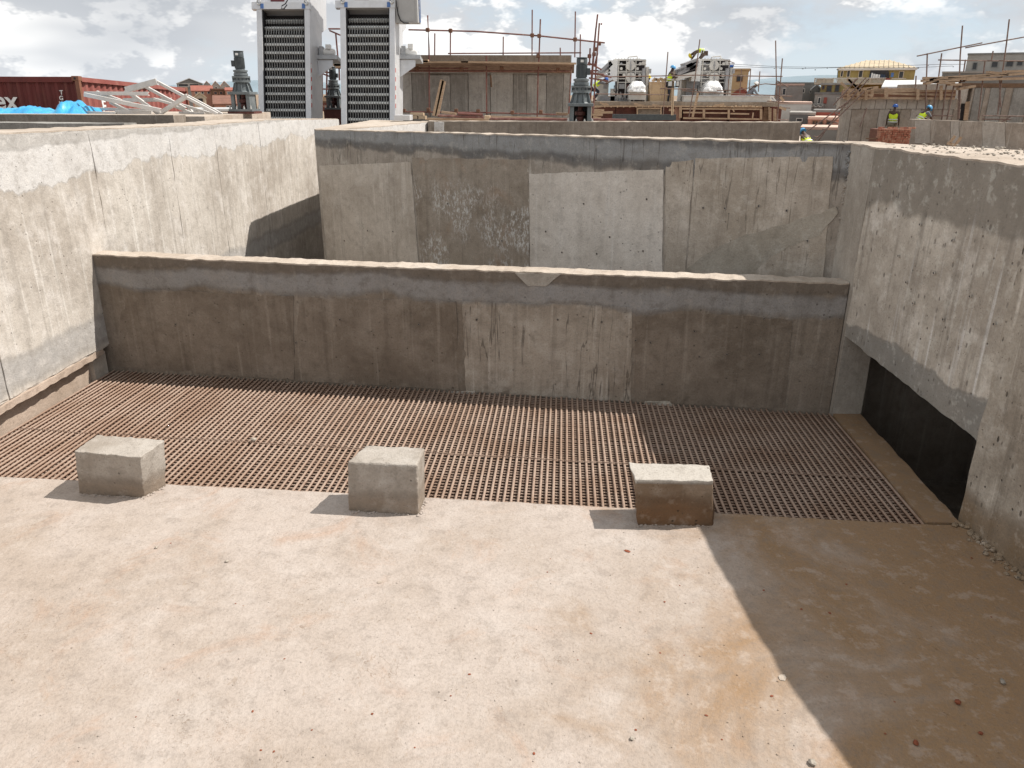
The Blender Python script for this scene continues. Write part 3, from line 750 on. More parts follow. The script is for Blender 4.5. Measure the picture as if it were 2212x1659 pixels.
# ------------------------------------------------------------------ small things lying on the slab
for i, (u, v, r, lab, nm, cat, mt) in enumerate((
    (1365, 1597, .014, 'pale pebble on the sunlit slab at the bottom of the picture', 'pebble', 'stone', 'rubble'),
    (1755, 1651, .022, 'largest pale pebble beside the shadow edge at the bottom of the picture', 'pebble', 'stone', 'rubble'),
    (2165, 1475, .019, 'grey pebble in the shade near the right edge', 'pebble', 'stone', 'rubble'),
    (1690, 1464, .021, 'flat pale chip right on the diagonal shadow edge', 'concrete_chip', 'chip', 'top'),
    (820, 1258, .017, 'flat pale chip on the sunlit slab in front of the middle block', 'concrete_chip', 'chip', 'top'),
    (1355, 1191, .020, 'dry red leaf on the slab just below the rightmost block', 'dry_leaf', 'leaf', 'leaf'),
    (490, 1214, .012, 'small dark pebble in front of the leftmost block', 'pebble', 'stone', 'rubble'),
    (338, 1184, .014, 'small grey pebble left of centre in front of the leftmost block', 'pebble', 'stone', 'rubble'),
    (2068, 1519, .020, 'rusty fragment lying in the shaded corner of the slab', 'rust_fragment', 'fragment', 'leaf'),
    (1978, 1607, .017, 'rusty fragment in the shade near the bottom right corner', 'rust_fragment', 'fragment', 'leaf'),
    (2118, 1585, .012, 'tiny red fragment right of the other rusty bits in the shade', 'rust_fragment', 'fragment', 'leaf'),
    (548, 952, .030, 'grey stone resting on the bars between the left and middle blocks', 'pebble', 'stone', 'rubble'))):
    tag(lump(MB(), atz(u, v, .0), r*1.15, 50+i, .18 if cat in ('leaf', 'chip') else .6).build(nm, M[mt]), lab, cat)
mb = MB(); rn = random.Random(21)
for i in range(700):
    v = 1110+540*rn.random()**.8; u = rn.uniform(-20, 2230); p = atz(u, v, 0)
    if p.x > rx(max(p.y, -4))-.05 or p.y > 5.75: continue
    lump(mb, p, rn.choice((.0015, .002, .0025, .003, .004, .006)), i, .6)
for (u0, v0, u1, v1) in ((170, 1067, 310, 1075), (752, 1103, 905, 1113), (1376, 1134, 1540, 1136), (310, 1075, 358, 1050), (905, 1113, 918, 1077)):
    for i in range(60):
        f = rn.random(); lump(mb, atz(u0+(u1-u0)*f, v0+(v1-v0)*f, 0)+Vector((rn.gauss(0, .012), -abs(rn.gauss(0, .018)), -.002)), rn.choice((.004, .006, .009, .013)), 2000+i, .6)
kind(mb.build('grit', M['floor']), 'stuff')
mb = MB()
for i in range(40):
    v = 1140+500*rn.random(); p = atz(rn.uniform(200, 2180), v, 0)
    if p.x > rx(p.y)-.1 or p.y > 5.7: continue
    lump(mb, p, rn.uniform(.004, .010), 300+i, .3)
kind(mb.build('leaf_litter', M['leaf']), 'stuff')
mb = MB()
for i in range(260):
    y = 5.85-2.6*rn.random(); x = rx(y)-abs(rn.gauss(0, .05))
    lump(mb, (x, y, -.005), rn.choice((.008, .012, .018, .028)), 700+i, .7)
kind(mb.build('mortar_crumbs', M['right_near']), 'stuff')

# ------------------------------------------------------------------ helpers for things measured in detail crops
def far(fr, Y): return Y+10 if fr is r4 else Y        # the press platform stands further back
def B(mb, fr, x0, y0, x1, y1, Y, d):
    Y = far(fr, Y)
    c = at(*fr((x0+x1)/2, (y0+y1)/2), Y)
    a = at(*fr(x0, (y0+y1)/2), Y); b = at(*fr(x1, (y0+y1)/2), Y); t = at(*fr((x0+x1)/2, y0), Y); l = at(*fr((x0+x1)/2, y1), Y)
    return mb.box((a.x, Y, l.z), (b.x, Y+d, t.z))
def TP(fr, p, Y): return at(*fr(*p), far(fr, Y))
def a4(p, Y): return at(*p, Y+10)
def tubes(parent, fr, lines, Y, r=.024, mt='tube', name='scaffold_tube', n=6):
    for ln in lines:
        yy = Y
        pts = ln
        if isinstance(ln[-1], (int, float)): yy = ln[-1]; pts = ln[:-1]
        MB().tube([TP(fr, p, yy) for p in pts], r, n).build(name, M[mt], parent, True)
def bars(parent, fr, lines, Y, w=.08, h=.03, mt='wood', name='plank'):
    for ln in lines:
        yy = ln[2] if len(ln) > 2 else Y
        MB().bar(TP(fr, ln[0], yy), TP(fr, ln[1], yy), w, h, Vector((0, -1, .0))).build(name, M[mt], parent)

# ------------------------------------------------------------------ walls beyond the tank
dv = thing('divider_wall', 'concrete wall with sunlit face running back from the tank wall to the screens', 'wall', (-3.9, 16, -1.6))
DV = [(-4.02, 14.5, -4.43, 14.70), (-3.42, 16.5, -4.43, 16.7), (-2.92, 18.6, -4.42, 19.6)]
dz = (2.751, 2.755, 2.76)
MB().strip([(*p, -1.6, z-.012) for p, z in zip(DV, dz)], seg=.12, nz=3, jit=.012).build('wall_body', M['left'], dv)
MB().strip([(*p, z-.012, z+.005) for p, z in zip(DV, dz)], seg=.12, nz=1, jit=.012).build('dusty_top', M['top'], dv)
bw = thing('cross_wall', 'long brownish concrete wall beyond the tank wall, in front of the scaffolding', 'wall', (.8, 16, -1.6))
b0, b1 = atz(953, 262, 2.78), atz(1731, 264.5, 2.78)
bdir = (b1-b0).normalized(); bnn = Vector((-bdir.y, bdir.x, 0))
bs = [b0-bdir*.3, b0+(b1-b0)*.5, b1]
MB().strip([(p.x, p.y, p.x+bnn.x*.35, p.y+bnn.y*.35, -1.6, 2.768) for p in bs], seg=.12, nz=3, jit=.010).build('wall_body', M['mid'], bw)
MB().strip([(p.x, p.y, p.x+bnn.x*.35, p.y+bnn.y*.35, 2.768, 2.785) for p in bs], seg=.12, nz=1, jit=.010).build('dusty_top', M['top'], bw)
slab_on(b0, b1, [atz(938, 262, 2.78)+Vector((0, 0, -1)), atz(955, 262, 2.78)+Vector((.05, -.05, -1)), atz(955, 262, 2.78)+Vector((.05, -.05, -.01)), atz(938, 262, 2.78)+Vector((0, 0, -.01))], .03, M['left'], bw, 'end_face', (3, 1, 6), .01)
wp = MB(); wp.prism([(-3.25, 18.95, 1.9), (b0.x-.1, b0.y+.4, 1.9), (b1.x+.2, b1.y+.37, 1.9), (12.2, 41, 1.9), (-14, 41, 1.9), (-14, 25.0, 1.9), (-3.4, 24.4, 1.9)], (0, 0, -1.0))
kind(wp.build('works_platform', M['top']), 'structure')
wl = MB(); wl.prism([(b0.x-.35, b0.y+.62, 1.902), (b0.x, b0.y+.40, 1.902), (b1.x-.2, b1.y+.45, 1.902), (b1.x-.1, b1.y+1.6, 1.902), (b0.x+.6, b0.y+2.3, 1.902), (b0.x-.9, b0.y+2.6, 1.902)], (0, 0, .798)); kind(wl.build('platform_step', M['top']), 'structure')
# left-hand channel walls and deck
A = thing('deck_wall', 'dark shaded parapet wall in front of the blue tarpaulin and steel frames', 'wall', (-12, 14.5, -1.6))
za = at(300, 249, 14.5).z
MB().strip([(-30, 14.5, -30, 15.0, -1.6, za-.01), (-18, 14.5, -18, 15.0, -1.6, za-.005), (-6.95, 14.5, -6.95, 15.0, -1.6, za)], seg=.3, nz=2, jit=.01).build('wall_body', M['mid'], A)
MB().strip([(-30, 14.5, -30, 15.0, za-.012, za-.003), (-6.95, 14.5, -6.95, 15.0, za-.005, za+.007)], seg=.3, nz=1, jit=.006).build('dusty_top', M['top'], A)
A2 = thing('kerb_wall', 'low dark kerb wall between the pale wall and the tarpaulin deck', 'wall', (-11, 12, -1.6))
zb_ = at(200, 266.5, 12).z
MB().strip([(-24, 12, -24, 12.4, -1.6, zb_), (-6.55, 12, -6.55, 12.4, -1.6, zb_)], seg=.3, nz=2, jit=.01).build('wall_body', M['tank_b'], A2)
dk = MB(); dk.box((-30, 15.01, 2.4), (-6.6, 18.6, za-.03)); kind(dk.build('concrete_deck', M['top']), 'structure')
yd = MB(); yd.box((-60, 18.62, -3.2), (-7.4, 60, 1.15)); kind(yd.build('yard', M['soil']), 'structure')

# ------------------------------------------------------------------ container
P0 = at(163, 163.5, 20.0)
ct = thing('shipping_container', 'oxblood red corrugated shipping container with white lettering, coloured lighter on its sunlit side', 'container', (P0.x, 20.0, P0.z-2.59))
cx0, cy0, cz0 = P0.x, 20.0, P0.z-2.59
def corr(n, pitch, dep, z0, z1, ax):
    mb = MB(); prof = []
    for i in range(n):
        prof += [(i*pitch, 0), (i*pitch+pitch*.30, 0), (i*pitch+pitch*.5, dep), (i*pitch+pitch*.8, dep)]
    prof.append((n*pitch, 0)); vs = []
    for s, d in prof:
        for z in (z0, z1): vs.append((cx0-.1-s, cy0+.05+d, z) if ax == 'x' else (cx0-.05-d, cy0+.1+s, z))
    mb.add(vs, [(2*i, 2*i+2, 2*i+3, 2*i+1) for i in range(len(prof)-1)])
    return mb
corr(9, .249, .045, cz0+.15, cz0+2.46, 'x').build('end_panel', M['cont'], ct)
corr(21, .279, .045, cz0+.15, cz0+2.46, 'y').build('side_panel', M['cont_side'], ct)
MB().box((cx0-2.39, cy0+.12, cz0+2.50), (cx0-.05, cy0+5.95, cz0+2.56)).build('roof_panel', M['cont_side'], ct)
MB().box((cx0-2.42, cy0+5.98, cz0+.1), (cx0-.02, cy0+6.05, cz0+2.5)).build('door_end', M['cont'], ct)
MB().box((cx0-2.40, cy0+.1, cz0+.15), (cx0-2.34, cy0+6, cz0+2.5)).build('side_panel', M['cont'], ct)
for sx in (0, -2.44+.1):
    for sy in (0, 5.96): MB().box((cx0+sx-.1, cy0+sy, cz0+.12), (cx0+sx, cy0+sy+.10, cz0+2.47)).build('corner_post', M['cont_post'], ct)
    MB().box((cx0+sx-.06, cy0+.16, cz0+2.46), (cx0+sx-.004, cy0+5.9, cz0+2.57)).build('top_rail', M['cont_side'], ct)
    MB().box((cx0+sx-.06, cy0+.16, cz0+.02), (cx0+sx-.004, cy0+5.9, cz0+.15)).build('bottom_rail', M['cont_side'], ct)
MB().box((cx0-2.28, cy0+.012, cz0+2.44), (cx0-.16, cy0+.09, cz0+2.57)).build('end_rail', M['cont'], ct)
for sx in (0, -2.44+.178):
    for sy in (0, 5.90):
        for sz in (0, 2.472):
            o = MB().box((cx0+sx-.178, cy0+sy-.004, cz0+sz), (cx0+sx+.004, cy0+sy+.162, cz0+sz+.118)).build('corner_casting', M['cont_post'], ct, bevel=.008)
            MB().lathe([(.03, -.004), (.03, 0.002)], (cx0+sx-.09, cy0+sy-.006, cz0+sz+.06), 10, 'y').build('casting_hole', M['inner'], o)  # dark disc stands for the shaded hole in the casting
rotE = Matrix(((1, 0, 0), (0, 0, -1), (0, 1, 0)))
rotS = Matrix(((0, 0, 1), (1, 0, 0), (0, 1, 0)))
def tmx(rot, loc): return Matrix.Translation(loc) @ rot.to_4x4()
lx = at(6, 219, 20.0)
text_mesh('tex', .62, 'company_lettering', M['white'], tmx(rotE, Vector((lx.x-.10, 20.035, lx.z))), ct, .006, True)
for i, chh in enumerate('TGH'):
    p = at(126.5, 200+i*12, 20.0)
    text_mesh(chh, .145, 'marking_letter', M['white'], tmx(rotE, Vector((p.x, 20.035, p.z))), ct, .006, True)
text_mesh('F', .42, 'side_letter', M['white'], tmx(rotS, Vector((cx0-.038, 20.0+1.05, at(210, 229, 21).z+.02))), ct, .006, True)
ct.rotation_euler = (-R(2.2), 0, 0)

# ------------------------------------------------------------------ blue tarpaulin
mb = MB(); nx, ny = 60, 14; x0, x1 = at(-25, 240, 15.6).x, at(197, 240, 15.6).x
def th(t, s):
    h = .045+.02*math.sin(t*17)+.03*noise.noise((t*9, s*3, 1))+.06*noise.noise((t*22, s*6, 3))+.05*abs(noise.noise((t*40, s*9, 5)))
    h += .17*math.exp(-((t-.82)/.05)**2)+.10*math.exp(-((t-.93)/.04)**2)+.06*math.exp(-((t-.35)/.2)**2)
    e = min(1, 9*t+.25, 14*(1-t), 5*s, 5*(1-s)+.4); return max(.0, h*max(e, 0))
for i in range(nx+1):
    for j in range(ny+1):
        t, s = i/nx, j/ny
        mb.v.append(Vector((x0+(x1-x0)*t+.04*noise.noise((t*15, s*4, 7)), 15.05+1.1*s+.05*noise.noise((t*8, s*5, 9)), za-.025+th(t, s))))
for i in range(nx):
    for j in range(ny): mb.f.append((i*(ny+1)+j, (i+1)*(ny+1)+j, (i+1)*(ny+1)+j+1, i*(ny+1)+j+1))
tag(mb.build('tarpaulin', M['tarp'], None, True, 0, 80), 'crumpled bright blue tarpaulin lying on the deck below the container', 'tarpaulin')

# ------------------------------------------------------------------ white steel frames
def channel(parent, a, b, w, Ya, Yb):
    p, q = at(*r1(*a), Ya), at(*r1(*b), Yb); d = (q-p).normalized(); n = d.cross(Vector((0, 1, 0))).normalized()
    s = w*.246/1661*16.5*2.0
    mb = MB(); mb.bar(p, q, .012, s, n)
    o = n*s/2
    for sg in (-1, 1): mb.bar(p+o*sg+Vector((0, .03, 0)), q+o*sg+Vector((0, .03, 0)), .06, .012, n)
    mb.build('channel', M['channel'], parent)
def frames(label, lst, loc):
    t = thing('roof_truss', label, 'truss', loc, 'white steel trusses piled beside the container')
    for i, (a, b, w) in enumerate(lst):
        channel(t, a, b, w, 15.9+.13*(i % 5)+loc[1]-16, 15.9+.13*(i % 5)+.05+loc[1]-16)
base = lambda x, y, Y: (at(*r1(x, y), Y).x, Y, za-.03)
frames('tall white steel truss with a peaked top piled in front of the container', [((1100, 345), (1372, 272), 20), ((1095, 350), (1395, 560), 12), ((1372, 275), (1905, 560), 9), ((1270, 318), (1625, 512), 9), ((1080, 437), (1500, 432), 13), ((1640, 398), (1400, 552), 14), ((1345, 425), (1500, 470), 7)], base(1300, 555, 16.2))
frames('flat white steel truss leaning at the tarpaulin end of the pile', [((735, 388), (1405, 528), 13), ((738, 376), (1300, 380), 12), ((842, 372), (1060, 450), 15), ((960, 455), (1175, 560), 9), ((760, 510), (1335, 530), 9), ((720, 545), (1010, 556), 9), ((1010, 540), (1330, 548), 14)], base(900, 555, 15.7))
frames('small white steel truss at the far end of the pile nearest the gearbox', [((1642, 400), (1945, 562), 8), ((1560, 470), (1865, 560), 8), ((1500, 480), (1700, 560), 8), ((1850, 540), (1890, 566), 12), ((1650, 500), (1690, 560), 9), ((1570, 545), (1790, 552), 6)], base(1700, 560, 16.6))

# ------------------------------------------------------------------ mechanical screens
def k_haz():
    k = NT('red_white_hazard_tape'); z = k.sepz()[2]
    m = k.math('FRACT', k.math('MULTIPLY', z, 4.5)); return k.fin(k.mix(k.step(m, .49, .51), (.75, .74, .72), (.55, .06, .05)), .5)
M['hazard'] = k_haz()
W2 = .50
rb_ = MB().box((-W2, -.035, -.024), (W2, .03, .026)).mesh('rake_bar', M['rake'], Vector((0, 0, 0)))
mb = MB()
for i in range(17):
    x = -W2+.02+i*(2*W2-.04)/16
    mb.prism([(x-.008, .01, -.02), (x-.008, .0, -.165), (x-.008, -.01, -.165), (x-.008, -.025, -.09), (x-.008, -.05, .0), (x-.008, -.05, .035), (x-.008, -.03, .05)], (.016, 0, 0))
rt_ = mb.mesh('rake_teeth', M['rake_d'], Vector((0, 0, 0)))
def screen(loc, label):
    t = thing('bar_screen', label, 'screen machine', loc, 'mechanical bar screens')
    x, y, z = loc; W = .625
    G = lambda zz: z+zz
    for s in (-1, 1):
        MB().box((x+s*W, y, G(1.62)), (x+s*(W-.125), y+.14, G(4.45))).build('post', M['steel'], t, bevel=.004)
        MB().box((x+s*(W-.035), y+.012, G(-2.2)), (x+s*(W-.115), y+.12, G(1.615))).build('post_foot', M['steel_d'], t)
        MB().box((x+s*(W-.003), y+.142, G(0)), (x+s*(W-.02), y+.95, G(4.44))).build('side_panel', M['steel'], t)
        MB().box((x+s*(W-.126), y+.03, G(.2)), (x+s*(W-.15), y+.25, G(4.28))).build('guide_rail', M['black'], t)
        MB().box((x+s*(W-.10), y-.02, G(4.30)), (x+s*(W-.175), y-.003, G(4.41))).build('warning_sticker', M['sticker'], t)
        MB().tube([(x+s*(W-.07)+.04*math.cos(a), y-.03, G(4.44)+.06*math.sin(a)) for a in [i*.6 for i in range(11)]], .016, 6).build('lifting_shackle', M['bolt'], t, True)
        MB().box((x+s*(W+.16), y+.03, G(1.0)), (x+s*(W-.034), y+.06, G(1.34))).build('rubber_seal', M['black'], t)
    MB().box((x-W-.11, y-.012, G(4.29)), (x+W+.01, y+.12, G(4.452))).build('top_beam', M['steel'], t, bevel=.004)
    MB().box((x-W+.02, y+.46, G(0)), (x+W-.02, y+.5, G(4.44))).build('shade_backing', M['inner'], t)  # dark sheet added for the shade inside the screen
    MB().prism([(x+W-.002, y+.05, G(4.46)), (x+W-.002, y+1.0, G(4.1)), (x+W-.002, y+1.35, G(4.3)), (x+W-.002, y+1.35, G(5.6)), (x+W-.002, y+.05, G(5.6))], (-2*W+.004, 0, 0)).build('head_housing', M['steel'], t)
    MB().box((x-.30, y+.03, G(4.475)), (x+.02, y+.047, G(4.62))).build('name_plate', M['maroon'], t)
    text_mesh('2024', .13, 'plate_lettering', M['white'], tmx(rotE, Vector((x-.14, y+.026, G(4.565)))), t, .003)
    MB().prism([(x-W-.17, y+.5, G(5.4)), (x-W+.05, y+.5, G(5.4)), (x-W+.05, y+.5, G(3.75)), (x-W+.005, y+.5, G(3.8))], (0, .5, 0)).build('chute', M['chute'], t)
    MB().box((x+W, y+.55, G(3.35)), (x+W+.48, y+.95, G(3.44))).build('drive_bracket', M['steel_d'], t)
    MB().prism([(x+W, y+.6, G(3.34)), (x+W+.36, y+.6, G(3.34)), (x+W+.36, y+.6, G(3.20)), (x+W, y+.6, G(2.95))], (0, .02, 0)).build('bracket_gusset', M['steel'], t)
    m = MB().lathe([(.07, 0), (.085, .02), (.085, .24), (.06, .28)], (x+W+.10, y+.72, G(3.55)), 14, 'x').build('drive_motor', M['white'], t, True)
    MB().box((x+W+.02, y+.62, G(3.46)), (x+W+.12, y+.84, G(3.66))).build('gearbox', M['steel_d'], m)
    MB().box((x+W+.18, y+.60, G(3.60)), (x+W+.30, y+.70, G(3.70))).build('terminal_box', M['white'], m)
    MB().box((x+W+.003, y+.03, G(2.1)), (x+W+.007, y+.07, G(3.1))).build('hazard_strip', M['hazard'], t)
    for i in range(22):
        zz = 4.09-i*.185; tilt = 0 if i > 1 else (.5 if i == 1 else .9)
        for nm_, me_ in (('rake_bar', rb_), ('rake_teeth', rt_)):
            o = bpy.data.objects.new(nm_, me_); col.objects.link(o)
            place(o, (x-.01, y+.11+(.10 if i == 0 else .03 if i == 1 else 0), G(zz)), t); o.rotation_euler = (-tilt, 0, 0)
    return t
TILT, SS = R(14), 1.17
def put_screen(u, vbeam, Yb, label):
    yb = Yb-1.55*math.sin(TILT)*SS; yt = yb+4.29*math.sin(TILT)*SS
    zb = at(u, vbeam, yt).z-4.29*math.cos(TILT)*SS
    t = screen((at(u, 258, Yb).x, yb, zb), label)
    t.rotation_euler = (-TILT, 0, 0); t.scale = (SS,)*3
    return t
put_screen(613.5, 20, 21.9, 'left stainless bar screen with grey raking teeth and blue stickers')
sc2 = put_screen(793.5, 17, 21.5, 'right stainless bar screen with a grey control cabinet on its side')
def unscreen(p):                       # a place in the yard -> the tilted frame of the right screen
    L_ = WLOC[sc2.name]; q = (Vector(p)-L_); q = Matrix.Rotation(TILT, 3, 'X') @ q
    return L_+q/SS
def un(mb): mb.v = [unscreen(v) for v in mb.v]; return mb
cb = MB(); B(cb, r2, 1872, -40, 2100, 236, 22.3, .5); cabo = un(cb).build('control_cabinet', M['cabinet'], sc2, bevel=.01)
cb = MB(); B(cb, r2, 1905, -40, 2068, 215, 22.285, .014); un(cb).build('cabinet_door', M['cabinet'], cabo)
cb = MB().tube([TP(r2, p, 22.25) for p in [(1878, 0), (1885, 60), (1900, 150), (1925, 210), (1960, 238), (2010, 238)]], .016, 6); un(cb).build('cable', M['black'], sc2, True)
pp = at(*r2(2100, 60), 22.3)
cb = MB().tube([(pp.x+.012, 22.56+.1*math.cos(a), pp.z+.38*max(-1, min(1, 1.3*math.sin(a)))) for a in [i*.2618 for i in range(25)]], .010, 5); un(cb).build('blue_outline', M['sticker'], cabo, True)
cb = MB().tube([TP(r2, p, 22.4) for p in [(770, -20), (735, 40), (700, 60), (695, 90), (720, 92), (752, 50), (735, 35)]], .014, 6)
tag(cb.build('loose_cable', M['black'], None, True), 'loop of black cable hanging over the top beam of the left bar screen', 'cable')
# ------------------------------------------------------------------ mixers with gearbox and motor
def agitator(loc, label, scale, rot, beam, side=1):
    t = thing('gearbox_mixer', label, 'mixer', loc, 'upright motor and gearbox mixers')
    x, y, z = loc
    MB().box((x-.32, y-.32, z), (x+.32, y+.32, z+.055)).build('base_plate', M['motor'], t)
    for sx in (-1, 1):
        for sy in (-1, 1):
            MB().box((x+sx*.25, y+sy*.25, z+.055), (x+sx*.16, y+sy*.16, z+.42)).build('leg', M['motor'], t)
            MB().lathe([(.028, 0), (.028, .05), (.016, .05), (.016, .09)], (x+sx*.285, y+sy*.285, z+.055), 8).build('bolt', M['bolt'], t)
    for sx in (-.1, .1): MB().lathe([(.026, 0), (.026, .05), (.015, .05), (.015, .085)], (x+sx, y-.285, z+.055), 8).build('bolt', M['bolt'], t)
    MB().box((x-.25, y+.20, z+.055), (x+.25, y+.25, z+.42)).build('rear_shade_panel', M['inner'], t)  # coloured near black to give the stool window its shade
    MB().box((x+.165, y-.255, z+.056), (x+.256, y+.15, z+.42)).build('side_panel', M['motor'], t)
    MB().lathe([(.07, .06), (.09, .09), (.09, .18), (.055, .2), (.13, .22), (.13, .30), (.06, .32), (.06, .42)], (x, y, z), 18).build('coupling', M['coupling'], t, True)
    MB().box((x-.30, y-.30, z+.421), (x+.30, y+.30, z+.49)).build('mounting_plate', M['motor'], t, bevel=.006)
    c = MB().lathe([(.235, .49), (.20, .52), (.165, .71), (.19, .725)], (x, y, z), 24).build('cone', M['motor'], t, True)
    for k in range(8):
        a = k*math.pi/4+.3; d = Vector((math.cos(a), math.sin(a), 0)); q = Vector((-d.y, d.x, 0))*.01
        p = Vector((x, y, z)); MB().prism([p+d*.16+q+Vector((0, 0, .715)), p+d*.205+q+Vector((0, 0, .715)), p+d*.27+q+Vector((0, 0, .492)), p+d*.19+q+Vector((0, 0, .492))], -q*2).build('rib', M['motor'], c)
    f = MB().lathe([(.235, .726), (.235, .775), (.205, .78), (.205, .835), (.235, .84), (.235, .885)], (x, y, z), 28).build('flange', M['motor'], t, True)
    for k in range(12):
        a = k*math.pi/6; MB().box((x+.215*math.cos(a)-.014, y+.215*math.sin(a)-.014, z+.77), (x+.215*math.cos(a)+.014, y+.215*math.sin(a)+.014, z+.845)).build('flange_bolt', M['motor_d'], f)
    MB().lathe([(.165, .885), (.185, .90), (.185, .95), (.165, .955), (.165, .985), (.188, .99), (.188, 1.03), (.12, 1.045)], (x, y, z), 28).build('gearbox', M['motor'], t, True)
    mt = MB().lathe([(.125, 1.04), (.115, 1.06), (.115, 1.34), (.128, 1.345), (.128, 1.47), (.115, 1.49)], (x, y, z), 28).build('motor', M['motor_d'], t, True)
    for k in range(24):
        a = k*math.pi/12; d = Vector((math.cos(a), math.sin(a), 0)); p = Vector((x, y, z))
        MB().bar(p+d*.122+Vector((0, 0, 1.07)), p+d*.122+Vector((0, 0, 1.335)), .007, .022, d).build('fin', M['motor'], mt)
    MB().lathe([(.12, 1.491), (.14, 1.493), (.14, 1.505)], (x, y, z), 24).build('fan_cover', M['motor'], mt)
    MB().box((x+side*.11, y-.08, z+1.12), (x+side*.20, y+.06, z+1.27)).build('terminal_box', M['motor_d'], mt, bevel=.006)
    MB().box((x-.035, y-.1345, z+1.395), (x+.035, y-.129, z+1.45)).build('rating_label', M['white'], mt)
    if beam > 0: MB().box((x-.36, y-.30, z-beam/scale), (x+.36, y+.30, z-.004)).build('base_beam', M['coupling'], t)
    t.scale = (scale,)*3; t.rotation_euler = (0, 0, rot)
p = at(1253, 258, 19.1); agitator((p.x, 19.1, 2.702), 'grey upright mixer gearbox and motor standing right of the scaffolded tank', (at(1253, 124, 19.1).z-2.702)/1.505, 0, 0)
p = at(529, 240, 17.2); hh = (at(529, 110, 17.2).z-p.z)/1.505; agitator((p.x, 17.2, p.z), 'grey upright mixer gearbox between the steel frames and the left bar screen', hh, 0, p.z-za+.03, -1)
p = at(724, 236, 25.0); hh = (at(724, 144, 25.0).z-p.z)/1.505; agitator((p.x, 25.0, p.z), 'small far mixer gearbox seen in the gap between the two bar screens', hh, 0, p.z-1.90)

# offcuts and boxes by the right screen
mb = MB(); B(mb, r2, 1858, 1190, 2020, 1243, 18.6, .4); tag(mb.build('steel_box', M['steel'], None, False, .004), 'grey sheet steel box at the foot of the right bar screen', 'box')
for (x0, y0, x1, y1, lab) in ((2022, 1166, 2160, 1194, 'upper timber offcut on the two beside the steel box'), (2045, 1196, 2095, 1228, 'small timber offcut nearest the steel box'), (2112, 1198, 2182, 1230, 'timber offcut right of the small one by the steel box')):
    mb = MB(); B(mb, r2, x0, y0, x1, y1, 19.3, .18); tag(mb.build('timber_offcut', M['wood_l']), lab, 'timber', 'timber offcuts on the wall')
lp = thing('leaning_planks', 'pair of pale planks propped upright in front of the tank', 'planks', at(*r3(445, 1130), 20.5))
bars(lp, r3, [((425, 1130), (505, 780)), ((452, 1132), (522, 790))], 20.5, .10, .03, 'wood')

# ------------------------------------------------------------------ scaffolded tank
tk = thing('concrete_tank', 'grey concrete tank with cast panels behind the scaffolding', 'tank', at(*r3(900, 1150), 28))
mb = MB(); B(mb, r3, -180, 537, 1752, 1500, 28, 9); mb.build('tank_body', M['tank_b'], tk)
mb = MB(); B(mb, r3, -180, 537, 1752, 606, 27.98, .02); mb.build('rim', M['tank_top'], tk)
px = [-178, 60, 212, 385, 585, 760, 935, 975, 1195, 1330, 1520, 1682, 1750]
for i, (a, b) in enumerate(zip(px[:-1], px[1:])):
    mb = MB(); B(mb, r3, a+3, 706 if i % 3 else 735, b-3, 1180, 27.97-.012*(i % 2), .03+.012*(i % 2)); mb.build('panel', M['tank' if i % 2 else 'tank_b'], tk)
mb = MB(); B(mb, r3, -178, 690, 1752, 712, 27.93, .07); mb.build('ledge', M['tank'], tk)
sf = thing('tank_scaffold', 'red steel tube scaffold with plank walkway around the concrete tank', 'scaffold', at(*r3(900, 1150), 26.6))
tubes(sf, r3, [((362, 150), (375, 480), (377, 700), (378, 1120)), ((935, 540), (937, 1120)), ((1462, 187), (1448, 560), (1440, 700), (1430, 1140)),
    ((175, 290), (820, 306), (1450, 350), (2090, 418)), ((88, 665), (760, 668)), ((80, 1090), (900, 1098), (1720, 1120)), ((88, 692), (1760, 694)),
    ((1765, 640), (1738, 1110)), ((1655, 465), (1657, 560), 30)], 26.6, .026)
tubes(sf, r3, [((432, 325), (430, 545)), ((585, 278), (583, 545)), ((1100, 358), (1098, 548)), ((1382, 95), (1380, 550)), ((1803, 112), (1797, 560)), ((1852, 335), (1849, 560)), ((560, 522), (1860, 515))], 30.5, .026)
tubes(sf, r3, [((2020, 140), (1990, 400), (1930, 1110)), ((2037, 225), (2005, 660), (1975, 1105)), ((1947, 470), (1940, 640)), ((2003, 275), (1955, 900), (1945, 1100)), ((2052, 228), (2062, 240)), ((2020, 520), (1990, 640)),
    ((1925, 700), (2155, 755)), ((1930, 720), (2080, 725)), ((1935, 760), (2120, 790)), ((1900, 630), (2000, 628)), ((1925, 610), (2060, 680)), ((1935, 690), (2030, 690))], 26.2, .028)
bars(sf, r3, [((90, 606), (760, 606)), ((690, 604), (1810, 620)), ((160, 586), (370, 590)), ((290, 600), (370, 600))], 25.6, .05, .22, 'wood')
bars(sf, r3, [((90, 628), (900, 632)), ((800, 632), (1790, 640))], 26.4, .06, .45, 'wood_d')
bars(sf, r3, [((90, 655), (1790, 668))], 27.4, .28, .5, 'wood_d', 'waler')
for p in ((362, 292), (585, 300), (1450, 350), (1382, 345), (1800, 385), (2035, 425), (378, 620), (690, 672), (937, 625), (1085, 668), (1448, 630), (1632, 680), (1440, 545), (262, 668), (1770, 636), (1985, 530), (2005, 480), (1940, 548), (130, 1080), (370, 1070), (640, 1080), (855, 1084), (1188, 1098), (1465, 1092)):
    q = TP(r3, p, 26.55); MB().box(q-Vector((.06, .05, .06)), q+Vector((.06, .05, .06))).build('coupler', M['coupler'], sf, bevel=.02)
bars(sf, r3, [((975, 730), (985, 850))], 26.9, .05, .04, 'wood_d', 'upright')
